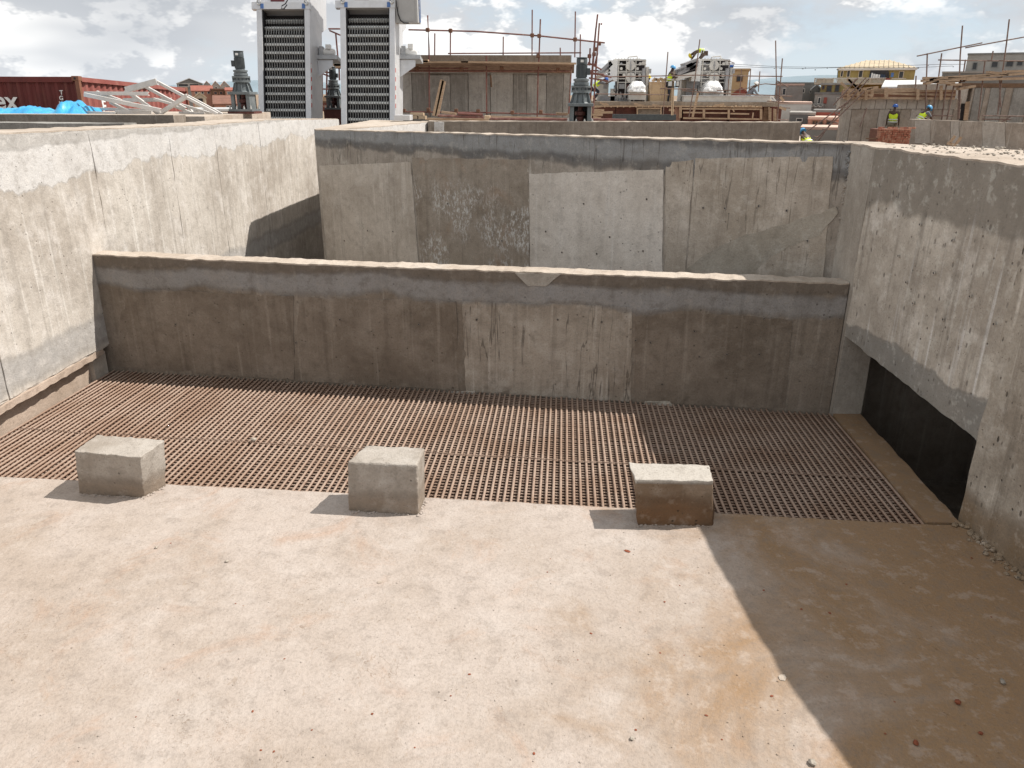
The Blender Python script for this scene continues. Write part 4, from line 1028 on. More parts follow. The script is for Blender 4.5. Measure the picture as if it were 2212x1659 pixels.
# scaffold seen in the gap between the screens
gs = thing('gap_scaffold', 'red scaffold tubes and timber seen between the two bar screens', 'scaffold', at(*r2(1200, 1150), 30))
tubes(gs, r2, [((1255, 340), (1283, 650)), ((1168, 590), (1160, 1000)), ((1113, 675), (1118, 1000)), ((1070, 740), (1200, 750)), ((1110, 700), (1320, 702)), ((1180, 298), (1320, 298)), ((1190, 315), (1330, 375)), ((1070, 918), (1200, 922)), ((1115, 760), (1195, 790)), ((1290, 700), (1295, 830))], 30, .03)
bars(gs, r2, [((1115, 650), (1320, 648)), ((1240, 668), (1320, 668))], 29.9, .22, .1, 'wood')
fp = thing('formwork_stack', 'stack of red formwork boards and tubes in the gap behind the bar screens', 'formwork', at(*r2(1130, 1160), 28))
for (x0, y0, x1, y1, mt) in ((1066, 995, 1180, 1045, 'wood'), (1066, 1046, 1198, 1062, 'wood_d'), (1070, 1063, 1196, 1085, 'ply'), (1066, 1088, 1198, 1104, 'ply_p'), (1066, 1106, 1190, 1150, 'ply')):
    mb = MB(); B(mb, r2, x0, y0, x1, y1, 28, .6); mb.build('board', M[mt], fp)

# loose tubes and planks on the platform behind the cross wall
def loose(name, lab, cat, grp, lst, Y, mt, tube=True, r=.03):
    for (a, b), l in zip(lst, lab):
        p, q = TP(r3, a, Y), TP(r3, b, Y)
        mb = MB().tube([p, q], r, 8) if tube else MB().bar(p, q, .1, .05)
        tag(mb.build(name, M[mt], None, tube), l, cat, grp)
loose('steel_tube', ['nearest red steel tube lying behind the cross wall, left of the mixer', 'thin red steel tube lying behind the nearest one', 'long red steel tube along the cross wall top left of the mixer', 'long red steel tube along the cross wall top right of the mixer'], 'tube', 'loose tubes on the platform',
      [((462, 1128), (910, 1146)), ((655, 1108), (900, 1120)), ((970, 1158), (1740, 1166)), ((1960, 1166), (2300, 1172))], 19.6, 'tube')
loose('plank', ['brown plank end lying beside the loose red tubes', 'long pale plank along the top of the cross wall', 'long pale plank behind the top of the cross wall', 'short pale plank lying at the foot of the mixer'], 'plank', 'loose planks on the platform',
      [((498, 1092), (640, 1112)), ((340, 1160), (960, 1170)), ((975, 1140), (1710, 1160)), ((1612, 1108), (1730, 1112))], 19.8, 'wood', False)
mb = MB(); B(mb, r3, 915, 1130, 968, 1157, 20.1, .3); tag(mb.build('timber_block', M['wood_l']), 'short timber block at the end of the loose red tubes', 'timber')

# ------------------------------------------------------------------ press platform
pf = thing('press_platform', 'concrete platform edge with red formwork panels below the two presses', 'platform', a4(r4(1200, 760), 30))
mb = MB(); B(mb, r4, 340, 592, 2075, 632, 30, 12); mb.build('slab', M['tank_top'], pf)
mb = MB(); B(mb, r4, 340, 633, 2075, 1150, 30.9, .3); mb.build('back_face', M['ply'], pf)
def pan(x0, x1, y0, y1, Y, mt, name='formwork_panel'):
    mb = MB(); B(mb, r4, x0, y0, x1, y1, Y, .06); mb.build(name, M[mt], pf)
pan(385, 560, 640, 760, 30.5, 'ply'); pan(565, 752, 640, 760, 30.55, 'ply'); pan(770, 980, 662, 760, 30.2, 'mid'); pan(1003, 1095, 640, 770, 30.4, 'ply'); pan(1108, 1168, 640, 770, 30.1, 'ply_p')
pan(1188, 1372, 645, 790, 30.6, 'ply'); pan(1392, 1600, 645, 790, 30.6, 'ply'); pan(1622, 1885, 650, 790, 30.6, 'ply'); pan(1932, 1985, 615, 800, 30.1, 'wood_d')
for a, b in (((375, 632), (1100, 632)), ((1105, 632), (1920, 640)), ((760, 652), (990, 652)), ((1180, 655), (1905, 660)), ((1190, 690), (1370, 692)), ((1395, 694), (1600, 696)), ((1625, 700), (1800, 704)), ((1190, 742), (1900, 752))):
    bars(pf, r4, [(a, b)], 30.0, .07, .06, 'wood', 'waler')
for a, b in (((766, 650), (766, 720)), ((986, 645), (986, 715)), ((1162, 640), (1160, 740)), ((1172, 640), (1170, 740)), ((1378, 655), (1376, 745)), ((1388, 655), (1386, 745)), ((1608, 660), (1606, 755)), ((1616, 660), (1614, 755)), ((1838, 690), (1830, 750)), ((1905, 655), (1905, 755)), ((1915, 655), (1915, 755)), ((1985, 640), (1985, 760)), ((2000, 650), (1998, 770)), ((2030, 655), (2030, 765)), ((2045, 660), (2045, 765)), ((1640, 640), (1662, 685)), ((1640, 650), (1655, 640))):
    bars(pf, r4, [(a, b)], 29.95, .06, .05, 'wood', 'stud')
for i in range(16):
    pan(1400+i*33+random.uniform(-6, 6), 1424+i*33, 622+random.uniform(0, 8), 640, 29.9, 'wood_l' if i % 3 else 'wood', 'batten')
for i in range(12):
    pan(405+i*58, 413+i*58, 634, 644, 29.9, 'wood_l', 'batten')
for a, b in (((420, 598), (500, 632)), ((470, 605), (500, 625)), ((735, 608), (830, 630)), ((905, 618), (980, 632)), ((1480, 628), (1570, 615)), ((360, 640), (440, 632))):
    bars(pf, r4, [(a, b)], 29.6, .09, .05, 'wood', 'loose_plank')
for a, b in (((350, 665), (460, 672)), ((350, 690), (540, 690)), ((350, 708), (448, 712)), ((360, 730), (430, 745))):
    bars(pf, r4, [(a, b)], 28.5, .10, .06, 'wood', 'stacked_plank')
mb = MB(); B(mb, r4, 540, 708, 1125, 760, 28.2, .3); tag(mb.build('dark_beam', M['motor_d']), 'long dark beam lying below the red formwork of the press platform', 'beam')
zp = a4(r4(1200, 592), 30).z
def press(dx, label, sc=1.0):
    g = lambda x: x+dx
    t = thing('filter_press', label, 'filter press', (a4(r4(g(700), 590), 32).x, 42.5, zp), 'sludge presses on the platform')
    def bb(x0, y0, x1, y1, mt, name, Y=32, d=.08):
        mb = MB(); B(mb, r4, g(x0), y0, g(x1), y1, Y, d); return mb.build(name, M[mt], t)
    bb(585, 200, 835, 585, 'belt', 'inner_body', 32.7, 1.8)
    for x in (588, 660, 745, 832): bb(x-4, 206, x+5, 590, 'press', 'frame_upright')
    for y in (208, 248, 310, 325, 378, 412): bb(580, y-4, 850, y+4, 'press', 'frame_rail', 31.98, .1)
    for cy in (256, 366):
        c = TP(r4, (g(706), cy), 31.9); o = MB().lathe([(.235, .0), (.235, .35), (.21, .36)], (c.x, c.y, c.z), 28, 'y').build('roller', M['press'], t, True)
        MB().lathe([(.05, -.05), (.05, 0)], (c.x, c.y-.002, c.z), 12, 'y').build('hub', M['press_g'], o)
        MB().box((c.x-.02, c.y-.03, c.z-.2), (c.x+.02, c.y-.005, c.z+.2)).build('cover_bar', M['press_g'], o)
    for cx_, cy, rr in ((795, 240, .13), (825, 232, .14), (770, 285, .12), (790, 350, .15), (620, 285, .12), (645, 345, .13), (620, 240, .10)):
        c = TP(r4, (g(cx_), cy), 31.95); MB().lathe([(rr*.55, 0), (rr*.55, .3)], (c.x, c.y, c.z), 14, 'y').build('small_roller', M['press' if rr > .11 else 'press_g'], t, True)
    bb(500, 207, 583, 402, 'white', 'drive_cover', 31.4, .8)
    for (a, b, c, mt) in (((410, 335), (520, 235), .22, 'press_g'), ((405, 350), (505, 268), .10, 'belt'), ((400, 362), (505, 300), .12, 'press'), ((395, 375), (505, 335), .10, 'press')):
        MB().bar(TP(r4, (g(a[0]), a[1]), 32.2), TP(r4, (g(b[0]), b[1]), 32.2), c, 1.6, Vector((0, 1, 0))).build('feed_table', M[mt], t)
    bb(400, 385, 500, 590, 'press', 'feed_tank', 32.4, 1.2); bb(455, 395, 495, 470, 'press_g', 'feed_hatch', 32.38, .03)
    bb(812, 282, 838, 480, 'press_g', 'control_cabinet', 31.7, .4); bb(842, 268, 868, 590, 'press', 'outlet_column', 31.9, .6); bb(876, 286, 896, 330, 'press_g', 'junction_box', 31.8, .2)
    bb(555, 196, 805, 207, 'press', 'top_rail', 32, 1.0)
    for i in range(9): bb(565+i*27, 190, 573+i*27, 197, 'press', 'nozzle', 32.1, .1)
    MB().tube([TP(r4, (g(x), y), 32) for x, y in ((682, 198), (682, 180), (700, 176), (765, 170), (770, 195))], .03, 6).build('spray_pipe', M['press'], t, True)
    MB().tube([TP(r4, (g(x), y), 31.6) for x, y in ((555, 440), (550, 490), (570, 505), (582, 490), (575, 455))], .03, 6).build('hose', M['black'], t, True)
    for (a, b) in (((600, 590), (625, 540)), ((655, 590), (660, 470)), ((640, 560), (690, 500)), ((610, 500), (640, 590))):
        MB().tube([TP(r4, (g(a[0]), a[1]), 31.9), TP(r4, (g(b[0]), b[1]), 31.9)], .03, 6).build('pipe', M['press_g'], t, True)
    for (x0, y0, x1, y1, mt) in ((590, 520, 625, 560, 'press'), (600, 425, 650, 470, 'press_g'), (640, 525, 660, 585, 'press'), (520, 470, 560, 590, 'press'), (570, 560, 690, 590, 'press_g'), (665, 432, 690, 470, 'coupling'), (420, 540, 590, 588, 'press_g')):
        bb(x0, y0, x1, y1, mt, 'fitting', 32.05, .3)
    return t
press(0, 'left sludge press with two round white rollers, beside the wooden crate')
t2 = press(772, 'right sludge press with inclined feed table and two round white rollers')
for (a, b, c, mt) in (((1108, 330), (1300, 240), .30, 'press_g'), ((1105, 318), (1290, 262), .16, 'steel'), ((1110, 340), (1290, 285), .12, 'belt'), ((1100, 380), (1285, 330), .20, 'press'), ((1190, 262), (1310, 215), .25, 'press_g')):
    MB().bar(TP(r4, a, 31.6), TP(r4, b, 31.6), c, 1.5, Vector((0, 1, 0))).build('feed_table', M[mt], t2)
tubes(t2, r4, [((1560, 215), (1585, 203), (1665, 235), (1650, 275)), ((1600, 215), (1620, 250)), ((1590, 245), (1655, 240))], 32, .022, 'tube_old', 'guard_rail')
mb = MB(); B(mb, r4, 1625, 250, 1655, 275, 31.9, .3); mb.build('drive_motor', M['helm_b'], t2)
def wrapped(x0, x1, lab):
    t = thing('wrapped_unit', lab, 'machine', (a4(r4((x0+x1)/2, 588), 30.6).x, 40.9, zp), 'film-wrapped units on the platform')
    mb = MB(); B(mb, r4, x0, 492, x1, 574, 30.5, .8); mb.build('steel_cabinet', M['press'], t, bevel=.01)
    for x in (x0+4, x1-12):
        mb = MB(); B(mb, r4, x, 574, x+9, 590, 30.55, .6); mb.build('foot', M['press'], t)
    a = a4(r4(x0, 500), 30.4); b = a4(r4(x1, 400), 30.4); mb = MB(); n = 26
    for j in range(11):
        s = j/10
        for i in range(n):
            an = 2*math.pi*i/n; k = (1.06-.55*s**2.2)
            x = max(-1, min(1, 1.35*math.cos(an)))*k; y = max(-1, min(1, 1.35*math.sin(an)))*k
            nz_ = noise.noise((x*2.2+x0, y*2.2, s*3))*.13
            mb.v.append(Vector(((a.x+b.x)/2+x*(b.x-a.x)/2*(1+nz_), 40.9+y*.6*(1+nz_), a.z+(b.z-a.z)*(s+.08*noise.noise((x*3, y*3+x0, s*2))))))
    for j in range(10):
        for i in range(n): mb.f.append((j*n+i, j*n+(i+1) % n, (j+1)*n+(i+1) % n, (j+1)*n+i))
    mb.f.append(tuple(10*n+i for i in range(n)))
    mb.build('plastic_wrap', M['film'], t, True, 0, 25)
wrapped(692, 846, 'cabinet under white plastic film in front of the left press')
wrapped(1384, 1562, 'cabinet under white plastic film in front of the right press')
cr = thing('wooden_crate', 'tan plywood crate standing between the two presses', 'crate', (a4(r4(985, 588), 31).x, 41.4, zp))
mb = MB(); B(mb, r4, 888, 408, 1088, 588, 31, 1.1); mb.build('crate_body', M['crate'], cr)
for x in (888, 984, 1082):
    mb = MB(); B(mb, r4, x, 406, x+7, 588, 30.97, .03); mb.build('batten', M['wood_l'], cr)
for y in (406, 582):
    mb = MB(); B(mb, r4, 888, y, 1089, y+7, 30.94, .03); mb.build('batten', M['wood_l'], cr)
for i in range(11): bars(cr, r4, [((905+i*14, 402-(i % 3)*8), (935+i*14, 372+(i % 4)*7))], 31.3, .12, .04, 'wood_l', 'loose_slat')
tr = thing('steel_trough', 'long pale grey steel trough lying on the platform under the right press', 'trough', (a4(r4(1600, 592), 30.3).x, 40.4, zp))
mb = MB(); B(mb, r4, 1195, 540, 1992, 592, 30.25, .5); mb.build('trough_body', M['press'], tr)
mb = MB(); B(mb, r4, 1190, 533, 1996, 541, 30.2, .6); mb.build('rim', M['steel'], tr)
for a, b in (((1990, 545), (2030, 590)), ((2010, 545), (2045, 590))):
    MB().bar(TP(r4, a, 30.3), TP(r4, b, 30.3), .1, .04, Vector((0, 1, 0))).build('support', M['white'], tr)
# front scaffold of the press platform
ps = thing('platform_scaffold', 'scaffold tubes and guard rails in front of the two presses', 'scaffold', a4(r4(1300, 760), 27.5))
tubes(ps, r4, [((1050, 130), (1005, 712)), ((1345, 15), (1300, 380), (1245, 732)), ((2045, 25), (2055, 560)), ((2108, 190), (2060, 772)), ((380, 362), (1000, 352), (1320, 345), (1700, 352), (2108, 357)), ((380, 518), (1062, 527)), ((975, 470), (1320, 475)), ((1180, 486), (1320, 500), (1700, 520), (2198, 540)),
    ((2000, 430), (2060, 432)), ((2060, 400), (2160, 452)), ((1965, 585), (2160, 598)), ((2065, 640), (2180, 650)), ((2070, 755), (2165, 760))], 27.5, .026, 'tube_old')
tubes(ps, r4, [((1815, 285), (1800, 500)), ((1900, 310), (1885, 500)), ((1730, 290), (1714, 520)), ((1500, 488), (1700, 482), (1790, 465), (1850, 440), (1950, 425), (2045, 432)), ((1610, 380), (1605, 520))], 29.5, .024, 'tube_old')
bars(ps, r4, [((1328, 510), (1278, 732)), ((1060, 665), (1110, 672)), ((2080, 640), (2140, 665)), ((2090, 545), (2120, 585))], 27.4, .10, .05, 'wood')
fl_ = thing('floodlight', 'twin black floodlights on a wooden post in front of the right press', 'floodlight', a4(r4(1090, 715), 27.2))
bars(fl_, r4, [((1096, 395), (1085, 715)), ((1103, 400), (1094, 715))], 27.2, .06, .05, 'wood_l', 'post')
for x0, x1 in ((1048, 1092), (1122, 1158)):
    mb = MB(); B(mb, r4, x0, 395, x1, 456, 27.05, .08); o = mb.build('lamp_head', M['black'], fl_, bevel=.01)
    mb = MB(); B(mb, r4, x0+6, 402, x1-6, 445, 27.035, .014); mb.build('lamp_glass', M['lamp'], o)
bars(fl_, r4, [((1060, 458), (1145, 452))], 27.12, .04, .04, 'black', 'bracket')

# ------------------------------------------------------------------ right-hand tanks and walls
rt = thing('formed_tank', 'brownish concrete tank with a timber formwork band along its top', 'tank', at(*r5(950, 1120), 39))
a = at(*r5(616, 960), 39.3); b = at(*r5(1630, 960), 39.3); zt0 = at(*r5(1100, 722), 39.3).z
MB().prism([(a.x, 39.3, -3.2), (b.x, 39.3, -3.2), (b.x*1.1, 45.3, -3.2), (a.x*45.3/39.3+.05, 45.3, -3.2)], (0, 0, zt0+3.2)).build('tank_body', M['rwall'], rt)
px = [612, 690, 805, 925, 1020, 1110, 1200, 1288, 1385, 1470, 1560, 1625]
for i, (a, b) in enumerate(zip(px[:-1], px[1:])):
    mb = MB(); B(mb, r5, a+2, 722, b-2, 812, 39-.03*(i % 2), .35); mb.build('panel', M['rwall_b'], rt)
    mb = MB(); B(mb, r5, a+2, 815, b-2, 1250, 39.02-.03*((i+1) % 2), .35); mb.build('panel', M['rwall' if i % 3 else 'rwall_b'], rt)
mb = MB(); B(mb, r5, 650, 655, 1620, 720, 38.9, .3); mb.build('formwork_board', M['ply_p'], rt)
bars(rt, r5, [((650, 645), (1280, 640)), ((650, 662), (1620, 655)), ((640, 690), (900, 690)), ((900, 672), (1290, 688)), ((1230, 684), (1620, 690)), ((650, 718), (1610, 722))], 38.7, .09, .07, 'wood', 'waler')
bars(rt, r5, [((1014, 628), (1014, 712)), ((1294, 640), (1290, 735)), ((900, 635), (895, 705)), ((850, 630), (842, 735)), ((1495, 610), (1492, 735)), ((1022, 628), (1022, 712)), ((780, 650), (775, 735)), ((700, 660), (690, 735))], 38.5, .12, .07, 'wood', 'stud')
bars(rt, r5, [((680, 550), (795, 655)), ((625, 585), (730, 670)), ((690, 555), (800, 660)), ((820, 640), (950, 625)), ((850, 650), (905, 635)), ((900, 700), (870, 690))], 38.2, .10, .06, 'wood', 'loose_plank')
tubes(rt, r5, [((830, 660), (395, 1090)), ((700, 740), (345, 1000)), ((870, 550), (600, 850), (430, 1090)), ((775, 545), (560, 780)), ((845, 540), (700, 690)), ((575, 850), (620, 870)), ((610, 795), (670, 795)), ((500, 905), (600, 935)), ((465, 985), (510, 990)), ((395, 1050), (430, 1055)), ((850, 805), (790, 970)), ((760, 550), (650, 690))], 37.5, .028, 'tube_old')
lw2 = thing('long_wall', 'long brownish concrete wall at the right, behind the brick stack', 'wall', at(*r5(1700, 1200), 35))
a, b = at(*r5(1255, 906), 36), at(*r5(2260, 942), 33)
MB().strip([(a.x, a.y, a.x, a.y+.4, -3.2, a.z), ((a.x+b.x)/2, (a.y+b.y)/2, (a.x+b.x)/2, (a.y+b.y)/2+.4, -3.2, (a.z+b.z)/2), (b.x, b.y, b.x, b.y+.4, -3.2, b.z)], seg=.3, nz=2, jit=.015).build('wall_body', M['rwall'], lw2)
MB().strip([(a.x, a.y, a.x, a.y+.4, a.z, a.z+.02), (b.x, b.y, b.x, b.y+.4, b.z, b.z+.02)], seg=.3, nz=1, jit=.012).build('dusty_top', M['top'], lw2)
for (x0, x1, y0, y1, mt) in ((1270, 1400, 915, 1110, 'rwall_b'), (1403, 1575, 918, 1120, 'rwall'), (1580, 1650, 922, 1130, 'rwall_b'), (1655, 1850, 925, 1140, 'rwall'), (1853, 2050, 930, 1160, 'rwall_b'), (2053, 2250, 935, 1175, 'rwall')):
    slab_on(a, b, [r5(x0, y1), r5(x1, y1), r5(x1, y0), r5(x0, y0)], .03, M[mt], lw2, n=(8, 1, 4), jit=.01)
bars(lw2, r5, [((1570, 1105), (1615, 1045)), ((1625, 1115), (1668, 1055)), ((1548, 1108), (1620, 1128))], 32.5, .10, .06, 'wood', 'prop')
tt = thing('stained_tank', 'tall stained concrete tank with a dark doorway at the right edge', 'tank', at(*r5(1900, 1000), 41))
mb = MB(); B(mb, r5, 1628, 590, 2400, 1400, 41.3, 8); mb.build('tank_body', M['rwall'], tt)
px = [1722, 1745, 1830, 1880, 2005, 2075, 2212, 2390]
for i, (a_, b_) in enumerate(zip(px[:-1], px[1:])):
    mb = MB(); B(mb, r5, a_+2, 630, b_-2, 1100, 41-.04*(i % 2), .35); mb.build('panel', M['tank_b' if i % 2 else 'rwall'], tt)
mb = MB(); B(mb, r5, 1630, 630, 1720, 765, 41, .35); mb.build('panel', M['rwall_b'], tt)
mb = MB(); B(mb, r5, 1636, 768, 1720, 960, 41.2, .12); mb.build('doorway', M['inner'], tt)  # dark sheet painted for the shade in the doorway
mb = MB(); B(mb, r5, 1628, 590, 2400, 628, 40.98, .36); mb.build('rim', M['wood_d'], tt)
bars(tt, r5, [((1725, 750), (1705, 910))], 40.8, .2, .05, 'wood', 'door_board')
ws = thing('walkway_scaffold', 'scaffold of red tubes and a plank walkway around the stained tank', 'scaffold', at(*r5(1800, 1000), 39))
tubes(ws, r5, [((1375, 330), (1368, 560), (1358, 905)), ((1500, 330), (1470, 560), (1412, 905)), ((1680, 90), (1660, 350), (1640, 905)), ((1705, 385), (1690, 490)), ((1610, 590), (1545, 905)), ((1540, 600), (1500, 905)), ((2085, 35), (2060, 250), (2020, 540), (1985, 860)), ((1875, 390), (1855, 560), (1815, 910)), ((1945, 310), (1930, 395)), ((1665, 560), (1650, 900)),
    ((1285, 355), (1850, 240)), ((1705, 283), (2240, 185)), ((1470, 388), (1900, 395), (2240, 396)), ((1345, 572), (1900, 545), (2240, 535)), ((1400, 585), (1700, 575)), ((1280, 868), (1600, 872)), ((1850, 870), (2240, 876)), ((1850, 900), (2100, 905)), ((2000, 540), (2010, 800)), ((1278, 525), (1272, 640)), ((2110, 870), (2020, 925))], 38.6, .030, 'tube_old')
bars(ws, r5, [((1345, 545), (1700, 552)), ((1380, 560), (1640, 565)), ((1540, 540), (1900, 520)), ((1690, 540), (2240, 505)), ((1900, 495), (2060, 515)), ((2040, 490), (2240, 482)), ((1400, 578), (1600, 590)), ((1700, 560), (2240, 548)), ((1330, 570), (1500, 540)), ((1560, 600), (1660, 600)), ((1350, 592), (1460, 575)), ((1640, 640), (1780, 615))], 38.4, .10, .35, 'wood')

# ------------------------------------------------------------------ brick stack
p0 = at(*r5(940, 1118), 33.0); p1 = at(*r5(1240, 985), 33.0)
bk = thing('brick_stack', 'neat stack of red bricks in front of the long wall', 'bricks', ((p0.x+p1.x)/2, 33.1, p0.z-.25))
W_, H_ = p1.x-p0.x, p1.z-p0.z+.25; nc, nr = 14, 12
cw, rh = W_/nc, H_/nr
unitb = MB().box((-cw*.46, 0, 0), (cw*.46, .21, rh*.88)).mesh('brick', M['brick'], Vector((0, 0, 0)))
unitb2 = unitb.copy(); unitb2.materials.clear(); unitb2.materials.append(M['brick_b'])
rn = random.Random(3)
for r_ in range(nr):
    for c_ in range(nc):
        o = bpy.data.objects.new('brick', unitb if rn.random() < .66 else unitb2); col.objects.link(o)
        place(o, (p0.x+cw*(c_+.5)+rn.uniform(-.008, .008), 33.0+rn.uniform(-.02, .03), p0.z-.25+rh*r_), bk); o.rotation_euler = (0, 0, rn.uniform(-.05, .05))
MB().box((p0.x+.02, 33.12, p0.z-.25), (p1.x-.02, 34.0, p1.z-.03)).build('inner_bricks', M['mortar'], bk)
for i in range(9):
    o = bpy.data.objects.new('brick', unitb2 if i % 3 else unitb); col.objects.link(o); place(o, (p0.x+.12+i*.17, 33.1+rn.uniform(0, .4), p1.z-.012), bk); o.rotation_euler = (0, 0, rn.uniform(-.6, .6)); o.scale = (1.7, .6, 1)
MB().bar(TP(r5, (843, 1068), 33.1), TP(r5, (945, 1068), 33.1), .05, .04).build('timber_end', M['wood_d'], bk)
gp = MB(); q = at(*r5(1090, 1118), 34); gp.box((p0.x-.3, 32.2, -3.2), (q.x+12, 34.8, q.z-.26)); kind(gp.build('brick_terrace', M['rwall']), 'structure')

# ------------------------------------------------------------------ houses
def house(name, label, fr, rect, Y, depth, wall, roof=None, roof_kind='flat', rh=0, over=8, windows=(), doors=(), extra=None, wmat='cream'):
    x0, y0, x1, y1 = rect
    yc = (y0+y1)/2
    X0, X1 = at(*fr(x0, yc), Y).x, at(*fr(x1, yc), Y).x; zt_ = at(*fr((x0+x1)/2, y0), Y).z
    t = thing(name, label, 'house', ((X0+X1)/2, Y, -3.2)); t.rotation_euler = (0, 0, -math.atan2((X0+X1)/2, Y))
    MB().box((X0, Y, -3.2), (X1, Y+depth, zt_)).build('wall', M[wall], t)
    ov = abs(at(*fr(x0+over, yc), Y).x-X0)
    zr = at(*fr((x0+x1)/2, y0-rh), Y+(depth/2 if roof_kind in ('hip', 'gable_side') else 0)).z-zt_
    a0, a1, c0, c1 = X0-ov, X1+ov, Y-ov, Y+depth+ov; mx, my = (X0+X1)/2, Y+depth/2; e = .12
    if roof_kind == 'flat' and roof: MB().box((a0, c0, zt_), (a1, c1, zt_+max(zr, .15))).build('roof', M[roof], t)
    elif roof_kind == 'hip':
        i = min((a1-a0)*.34, (c1-c0)*.5)
        MB().add([(a0, c0, zt_), (a1, c0, zt_), (a1, c1, zt_), (a0, c1, zt_), (a0+i, my, zt_+zr), (a1-i, my, zt_+zr)], [(0, 1, 5, 4), (1, 2, 5), (2, 3, 4, 5), (3, 0, 4), (0, 3, 2, 1)]).build('roof', M[roof], t)
        for q in range(16):
            f_ = .04+.92*q/15; xa = a0+(a1-a0)*f_; xr = min(max(xa, a0+i), a1-i); k_ = 1.0 if xr == xa else (xa-a0)/i if xa < a0+i else (a1-xa)/i
            MB().bar((xa, c0, zt_+.03), (xa, c0+(my-c0)*k_, zt_+zr*k_+.03), .07, .06).build('roof_rib', M[roof], t)
        MB().box((a0, c0-.02, zt_-.18), (a1, c0+.1, zt_-.002)).build('eaves_board', M['whiter'], t)
    elif roof_kind == 'gable_front':
        MB().prism([(X0, Y+.02, zt_), (X1, Y+.02, zt_), (mx, Y+.02, zt_+zr*.93)], (0, depth-.04, 0)).build('gable', M[wall], t)
        for s, xe in ((-1, a0), (1, a1)): MB().hexa([(mx, c0, zt_+zr), (xe, c0, zt_-.1), (xe, c1, zt_-.1), (mx, c1, zt_+zr), (mx, c0, zt_+zr+e), (xe, c0, zt_-.1+e), (xe, c1, zt_-.1+e), (mx, c1, zt_+zr+e)]).build('roof', M[roof], t)
    elif roof_kind == 'gable_side':
        MB().prism([(X0, Y, zt_), (X0, Y+depth, zt_), (X0, my, zt_+zr*.93)], (X1-X0, 0, 0)).build('gable', M[wall], t)
        for ye in (c0, c1): MB().hexa([(a0, my, zt_+zr), (a1, my, zt_+zr), (a1, ye, zt_-.1), (a0, ye, zt_-.1), (a0, my, zt_+zr+e), (a1, my, zt_+zr+e), (a1, ye, zt_-.1+e), (a0, ye, zt_-.1+e)]).build('roof', M[roof], t)
    for nm, lst in (('window', windows), ('door', doors)):
        for (wx0, wy0, wx1, wy1) in lst:
            P_ = at(*fr(wx0, wy1), Y); Q_ = at(*fr(wx1, wy0), Y); f = max(.05, (Q_.x-P_.x)*.10)
            mb = MB(); mb.box((P_.x-f, Y-.06, P_.z-f), (P_.x, Y, Q_.z+f)); mb.box((Q_.x, Y-.06, P_.z-f), (Q_.x+f, Y, Q_.z+f))
            mb.box((P_.x, Y-.06, Q_.z), (Q_.x, Y, Q_.z+f)); mb.box((P_.x, Y-.06, P_.z-f), (Q_.x, Y, P_.z))
            w_ = mb.build(nm, M[wmat], t)
            MB().box((P_.x, Y-.012, P_.z), (Q_.x, Y-.002, Q_.z)).build('pane', M['glass'], w_)
    return t, X0, X1, zt_
# right-hand side
t, X0, X1, zt_ = house('villa', 'ochre yellow house with a hipped tan roof and white balcony balustrade', r5, (618, 458, 1242, 552), 75, 9, 'ochre', 'roof_tan', 'hip', 66, 12, [(692, 480, 720, 532), (788, 480, 824, 536), (1112, 492, 1152, 545), (640, 482, 662, 530)], wmat='cream')
pts = [TP(r5, p, 74.9) for p in ((885, 546), (885, 492), (895, 476), (920, 471), (1005, 471), (1030, 478), (1040, 495), (1040, 546))]
MB().prism(pts, (0, .08, 0)).build('loggia_opening', M['inner'], t)  # dark sheet carries the shade of the loggia in its colour
for i, (x, wdt, y0, y1, mt) in enumerate(((903, 12, 500, 545, 'cloth_w'), (918, 16, 508, 545, 'cloth_w'), (936, 22, 512, 543, 'cloth_w'), (962, 12, 515, 545, 'cloth_w'), (982, 14, 512, 548, 'cloth_b'), (1000, 16, 515, 545, 'cloth_b'), (1062, 22, 500, 538, 'sticker'), (887, 10, 512, 552, 'cloth_b'))):
    mb = MB(); B(mb, r5, x, y0, x+wdt, y1, 74.7, .06); mb.build('laundry', M[mt], t)
for (x0, x1) in ((780, 856), (1105, 1170), (685, 728)):
    mb = MB(); B(mb, r5, x0, 470, x1, 477, 74.5, .6); mb.build('window_canopy', M['whiter'], t)
mb = MB(); B(mb, r5, 512, 585, 1265, 600, 72.5, 6); mb.build('balcony_slab', M['cream'], t)
mb = MB(); B(mb, r5, 512, 541, 1110, 548, 72.6, .2); mb.build('balcony_rail', M['whiter'], t); mb = MB(); B(mb, r5, 1150, 548, 1265, 554, 72.6, .2); mb.build('balcony_rail', M['whiter'], t)
for i in range(42):
    x = 680+i*10.2; mb = MB(); B(mb, r5, x, 548, x+5.5, 585, 72.65, .12); mb.build('baluster', M['whiter'], t)
for x in (512, 590, 668, 972, 1098): mb = MB(); B(mb, r5, x, 543, x+10, 588, 72.55, .25); mb.build('balcony_post', M['cream'], t)
mb = MB(); B(mb, r5, 522, 549, 668, 585, 72.7, .1); mb.build('balcony_panel', M['cream'], t)
mb = MB(); B(mb, r5, 1108, 545, 1145, 592, 72.4, .6); mb.build('balcony_pier', M['redr'], t)
house('olive_annex', 'dark olive annex with open doorways under the ochre house balcony', r5, (455, 604, 700, 700), 71, 6, 'ochre', 'greyr2', 'flat', 4, 4, [(470, 612, 490, 640)], [(505, 610, 550, 662), (575, 606, 612, 660)], wmat='wood_d')
t, *_ = house('balcony_house', 'grey house with red shutter and scalloped balcony below the ochre house', r5, (398, 685, 660, 860), 66, 6, 'greyr2', 'greyr', 'flat', 10, 6, [(432, 715, 455, 765), (585, 715, 625, 770)], wmat='whiter')
mb = MB(); B(mb, r5, 482, 712, 508, 765, 65.95, .05); mb.build('shutter', M['redr'], t)
